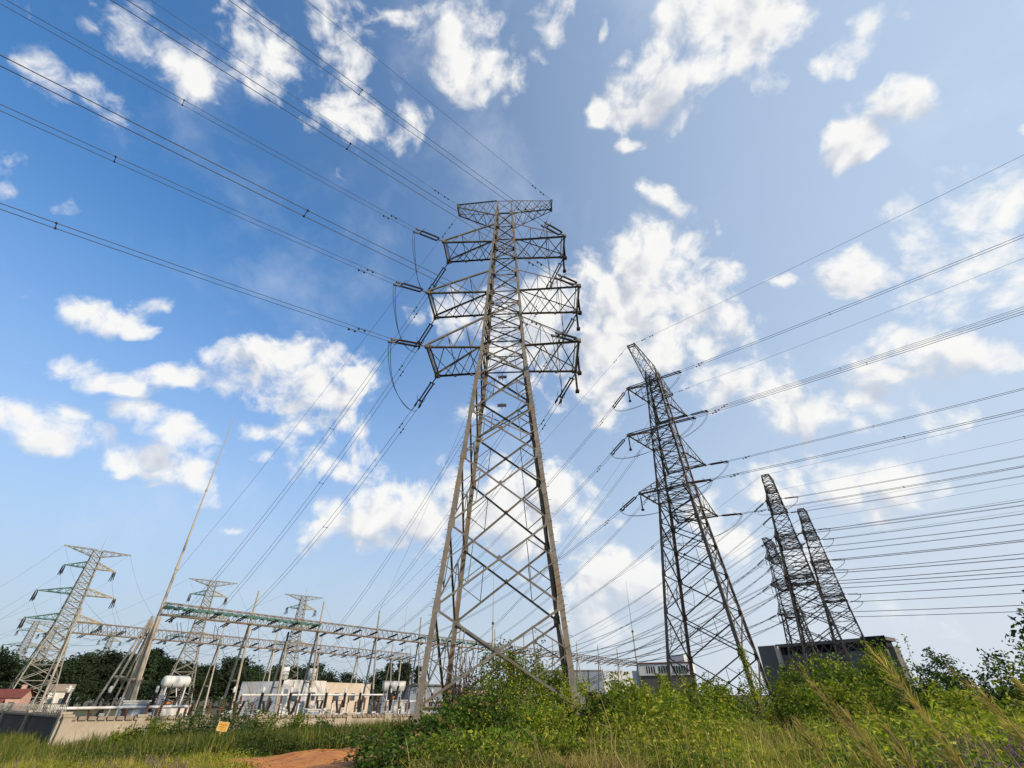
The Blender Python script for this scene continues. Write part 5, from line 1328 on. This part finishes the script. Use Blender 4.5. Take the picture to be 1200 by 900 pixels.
P, d = scatter(16000, -50, 12, 11, 22, rng); P = P[clumpy(P, rng, 1.1, .45)]; az_ = np.degrees(np.arctan2(P[:, 0], P[:, 1])); P = P[(az_ < -25) | (az_ > -12)]; blades('dry_grass', MT['grass_dry'], P, .5, .016, rng, .5)
P, d = scatter(15000, -9, 12, 11.5, 18.5, rng); P = P[clumpy(P, rng, 1.3, -.1)]; blades('straw_grass', MT['grass_dry'], P, .68, .022, rng, .6)
P, d = scatter(60000, -4, 50, 9, 20, rng); blades('verge_grass', MT['grass'], P, .5, .020, rng, .4)
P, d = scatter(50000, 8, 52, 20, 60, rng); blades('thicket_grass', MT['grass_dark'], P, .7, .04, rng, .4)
P, d = scatter(26000, -62, 62, 3.5, 13, rng); blades('near_grass', MT['grass'], P, .2, .016, rng, .45)
P, d = scatter(2600, 7, 50, 9, 26, rng); blades('seed_stalks', MT['grass_dry'], P, 1.25, .014, rng, .35)
P, d = scatter(500, -50, -26, 14, 30, rng); blades('seed_stalks', MT['grass_dry'], P, .75, .014, rng, .4)
def undergrowth(name, mat, n, az0, az1, d0, d1, hfun, leaf, ratio, seed, tuft=.35):
    rng = np.random.default_rng(seed); P, d = scatter(n // 45, az0, az1, d0, d1, rng); pts = []
    for p, dd in zip(P, d):
        mound = .5 + .5 * math.sin(p[0] * .55 + seed) * math.cos(p[1] * .5 + seed * .7) + .25 * math.sin(p[0] * 1.3 + p[1] * 1.1)
        az = math.degrees(math.atan2(p[0], p[1])); gap = (1 - .8 * math.exp(-((az - 7.6) / 1.3) ** 2)) * (1 - .7 * math.exp(-((az + 9.9) / 1.3) ** 2)); gap *= 1 - .72 * math.exp(-((az - 24.5) / 2.8) ** 2)
        h = hfun(dd) * (.35 + .9 * max(0, mound)) * rng.uniform(.5, 1.25) * gap; m = 45; t = rng.uniform(0, 1, m) ** .6
        q = np.stack([p[0] + rng.normal(size=m) * tuft, p[1] + rng.normal(size=m) * tuft, ground_z(p[0], p[1]) + h * t], -1); pts.append(q)
    mb = MB(); leaves(mb, np.vstack(pts), leaf, leaf * ratio, rng, .15); return tag(mb.build(name, mat), kind='stuff')
undergrowth('undergrowth', MT['leaf_bright'], 50000, 7, 46, 15, 34, lambda d: .5 + .04 * (d - 8), .17, .5, 301)
undergrowth('undergrowth', MT['leaf_mid'], 60000, 7, 50, 24, 60, lambda d: .75 + .042 * (d - 12), .22, .5, 302, .5)
undergrowth('undergrowth', MT['leaf_dark'], 30000, 33, 52, 40, 66, lambda d: 1.2 + .03 * (d - 20), .2, .5, 303, .6)
undergrowth('undergrowth', MT['leaf_mid'], 36000, -11, 9, 14.5, 27, lambda d: .6, .15, .6, 304)
undergrowth('undergrowth', MT['leaf_mid'], 26000, -10, 12, 12.5, 18, lambda d: .62, .12, .55, 308, .28)
undergrowth('undergrowth', MT['leaf_big'], 14000, -12, 4, 13, 18.5, lambda d: .55, .14, .7, 309, .28)
undergrowth('weeds', MT['leaf_bright'], 30000, -50, -24, 14, 34, lambda d: .32, .075, .5, 305, .3)
undergrowth('weeds', MT['leaf_mid'], 36000, 6, 50, 7.5, 20, lambda d: .62, .13, .45, 306, .3)
undergrowth('dark_weeds', MT['leaf_dark'], 26000, -36, -8, 27, 46, lambda d: .8, .14, .5, 307, .4)
def flowers(name, n, az0, az1, d0, d1, h0, h1, seed, keep=.5):
    rng = np.random.default_rng(seed); P, d = scatter(n, az0, az1, d0, d1, rng); P = P[clumpy(P, rng, 1.2, keep)]; pts = []; st = MB()
    for p in P:
        z = float(ground_z(*p)); h = rng.uniform(h0, h1); ln = rng.normal(size=2) * .1; m = 26; t = rng.uniform(.55, 1, m)[:, None]
        pts.append(np.array([p[0], p[1], z]) + np.array([ln[0], ln[1], h]) * t + rng.normal(size=(m, 3)) * .022)
    mb = MB(); leaves(mb, np.vstack(pts), .035, .022, rng, -.1); return tag(mb.build(name, MT['flower']), kind='stuff')
flowers('purple_flowers', 1500, 33, 45, 7.5, 17, .5, .95, 401, .35)
flowers('purple_flowers', 420, -46, -28, 14, 24, .3, .5, 402, .7)

# --- reeds with golden plumes close on the right
def reed(p, h, lean, plume, label, seed, n=120, thick=1.0):
    rng = np.random.default_rng(seed); z = float(ground_z(*p[:2])); o = empty('reed_stalk', (p[0], p[1], z), 0, label, 'reed', 'golden reed stalks in the right foreground')
    t = np.linspace(0, 1, 14)[:, None]; L = np.array(lean, float); wob = rng.normal(size=3) * .03; c = np.array([0, 0, h]) * t + L * t ** 1.7 + wob * np.sin(t * 5.5)
    mb = MB(); mb.tube(c, np.linspace(.006, .0022, 14), 5); mb.build('stem', MT['dry'], o)
    t0 = 1 - plume / h; m = MB()
    for i in range(n):
        s = t0 + (1 - t0) * rng.uniform(0, 1) ** .85; b = np.array([0, 0, h]) * s + L * s ** 1.7 + wob * math.sin(s * 5.5)
        tg = np.array([0, 0, h]) + L * 1.7 * s ** .7; tg /= np.linalg.norm(tg); sd = rng.normal(size=3); sd -= tg * (sd @ tg); sd /= np.linalg.norm(sd)
        u = (1 - s) / (1 - t0); wd = thick * (.25 + .75 * math.sin(math.pi * min(1, u * 1.1 + .06)) ** .8)
        e = b + tg * rng.uniform(.06, .13) + sd * rng.uniform(.02, .085) * wd + np.array([0, 0, -.03]) * rng.uniform(0, 1); w = np.cross(tg, sd) * rng.uniform(.0035, .0065)
        q = (b + e) / 2 + sd * .004; m.quads([b, q + w, e, q - w], [[0, 1, 2, 3]])
    m.build('plume', MT['plume'], o)
    mb = MB()
    for i in range(5):
        s = rng.uniform(.08, .6); b = np.array([0, 0, h]) * s + L * s ** 1.7; a = rng.uniform(0, 6.28); dv = np.array([math.cos(a), math.sin(a), 0]); l = rng.uniform(.3, .6); w = np.array([-dv[1], dv[0], 0]) * .009
        p1 = b + dv * l * .45 + np.array([0, 0, l * .45]); p2 = b + dv * l + np.array([0, 0, l * .25]); mb.quads([b - w * .5, b + w * .5, p1 + w, p1 - w], [[0, 1, 2, 3]]); mb.tris([p1 - w, p1 + w, p2], [[0, 1, 2]])
    mb.build('leaf', MT['grass'], o)
def P_lean(az, f): a = R(az - 90); return np.array([math.sin(a), math.cos(a), 0]) * f
REEDS = [ # tip az, d, height of tip, leftward lean, plume, label
 (28.3, 4.6, 1.93, .62, .75, 'long golden reed plume leaning left, its tip before the right pylon trio'),
 (28.9, 4.5, 1.80, .60, .65, 'shorter golden plume tucked just under the leftmost long plume'),
 (34.0, 4.4, 2.02, .52, .72, 'tall golden plume reaching up before the right end of the grey factory'),
 (34.9, 4.7, 1.98, .40, .62, 'slim golden plume just right of the tall one before the factory'),
 (39.2, 4.3, 1.93, .75, .60, 'golden plume leaning far left above the purple flowers at the right'),
 (27.1, 4.2, 1.62, .55, .55, 'low golden plume pointing left below the longest one'),
 (30.6, 4.0, 1.68, .45, .55, 'thick golden plume in the middle of the reed clump'),
 (32.2, 4.2, 1.72, .40, .55, 'golden plume between the longest and the tall factory one'),
 (36.9, 4.0, 1.58, .35, .45, 'pale plume rising from the purple flowers'),
 (40.6, 4.2, 1.64, .45, .45, 'pale plume low at the right edge below the leaning one'),
 (42.9, 4.4, 1.80, .50, .50, 'golden plume nearest the right edge of the picture'),
 (29.8, 3.9, 1.52, .40, .5, 'low thick golden plume at the bottom of the reed clump'),
 (33.4, 3.9, 1.52, .32, .5, 'short golden plume right of the reed clump centre')]
for i, (az, d, zt, f, pl, lab) in enumerate(REEDS):
    tip = pol(az, d); L = P_lean(az, f); b = tip - L; z = float(ground_z(*b[:2])); reed(b, zt - z, L, pl, lab, 500 + i, 64, 1.0)
# bare dry stalks near the centre foreground
for i, (az, d, h, f, lab) in enumerate([(-1.5, 13.2, 1.15, -.5, 'bent bare straw stalk in the centre foreground grass'), (3.2, 12.6, 1.2, .4, 'pair leaning straw stalk right of the bent one'), (9.8, 16, 1.9, .35, 'tall bare stalk between the two biggest pylons'), (-9.8, 13.5, 1.0, .2, 'pale upright stalk among the broad leaved shrubs')]):
    b = pol(az, d); z = float(ground_z(*b[:2])); o = empty('dry_stalk', (b[0], b[1], z), 0, lab, 'stalk', None); rng = np.random.default_rng(600 + i); L = P_lean(az, f)
    t = np.linspace(0, 1, 12)[:, None]; mb = MB(); mb.tube(np.array([0, 0, h]) * t + L * t ** 2, np.linspace(.014, .005, 12), 5); mb.build('stem', MT['dry'], o)
    mb = MB()
    for k in range(5):
        s = rng.uniform(.35, .9); c = np.array([0, 0, h]) * s + L * s ** 2; e = c + np.array([rng.normal() * .22, rng.normal() * .1, rng.uniform(.05, .3)]); mb.tube([c, (c + e) / 2 + np.array([0, 0, .03]), e], [.006, .005, .003], 4)
    mb.build('twig', MT['dry'], o)

# ------------------------------------------------------------------ camera, sun, render settings
cam = bpy.data.cameras.new('camera'); cam_o = bpy.data.objects.new('camera', cam); COL.objects.link(cam_o)
cam.sensor_width = 36; cam.sensor_fit = 'HORIZONTAL'; cam.lens = 16.2; cam.clip_start = .05; cam.clip_end = 20000
cam_o.location = (0, 0, 1.8); PITCH = math.atan(366 / 540)
cam_o.matrix_world = Matrix.Translation((0, 0, 1.8)) @ Matrix.Rotation(math.pi / 2 + PITCH, 4, 'X') @ Matrix.Rotation(-.007, 4, 'Z')
SC.camera = cam_o
sun = bpy.data.lights.new('sun', 'SUN'); sun_o = bpy.data.objects.new('sun', sun); COL.objects.link(sun_o)
sun.energy = SUN_STR; sun.angle = R(.53); sun.color = (1, .86, .68)
S = Vector((math.sin(R(SUN_AZ)) * math.cos(R(SUN_EL)), math.cos(R(SUN_AZ)) * math.cos(R(SUN_EL)), math.sin(R(SUN_EL))))
sun_o.rotation_euler = (-S).to_track_quat('-Z', 'Y').to_euler(); sun_o.location = S * 200
SC.view_settings.view_transform = 'Standard'; SC.view_settings.look = 'None'
SC.view_settings.exposure = 0; SC.view_settings.gamma = 1
SC.render.engine = 'CYCLES'; SC.cycles.max_bounces = 6; SC.cycles.transparent_max_bounces = 8
SC.cycles.use_denoising = True
build_world()
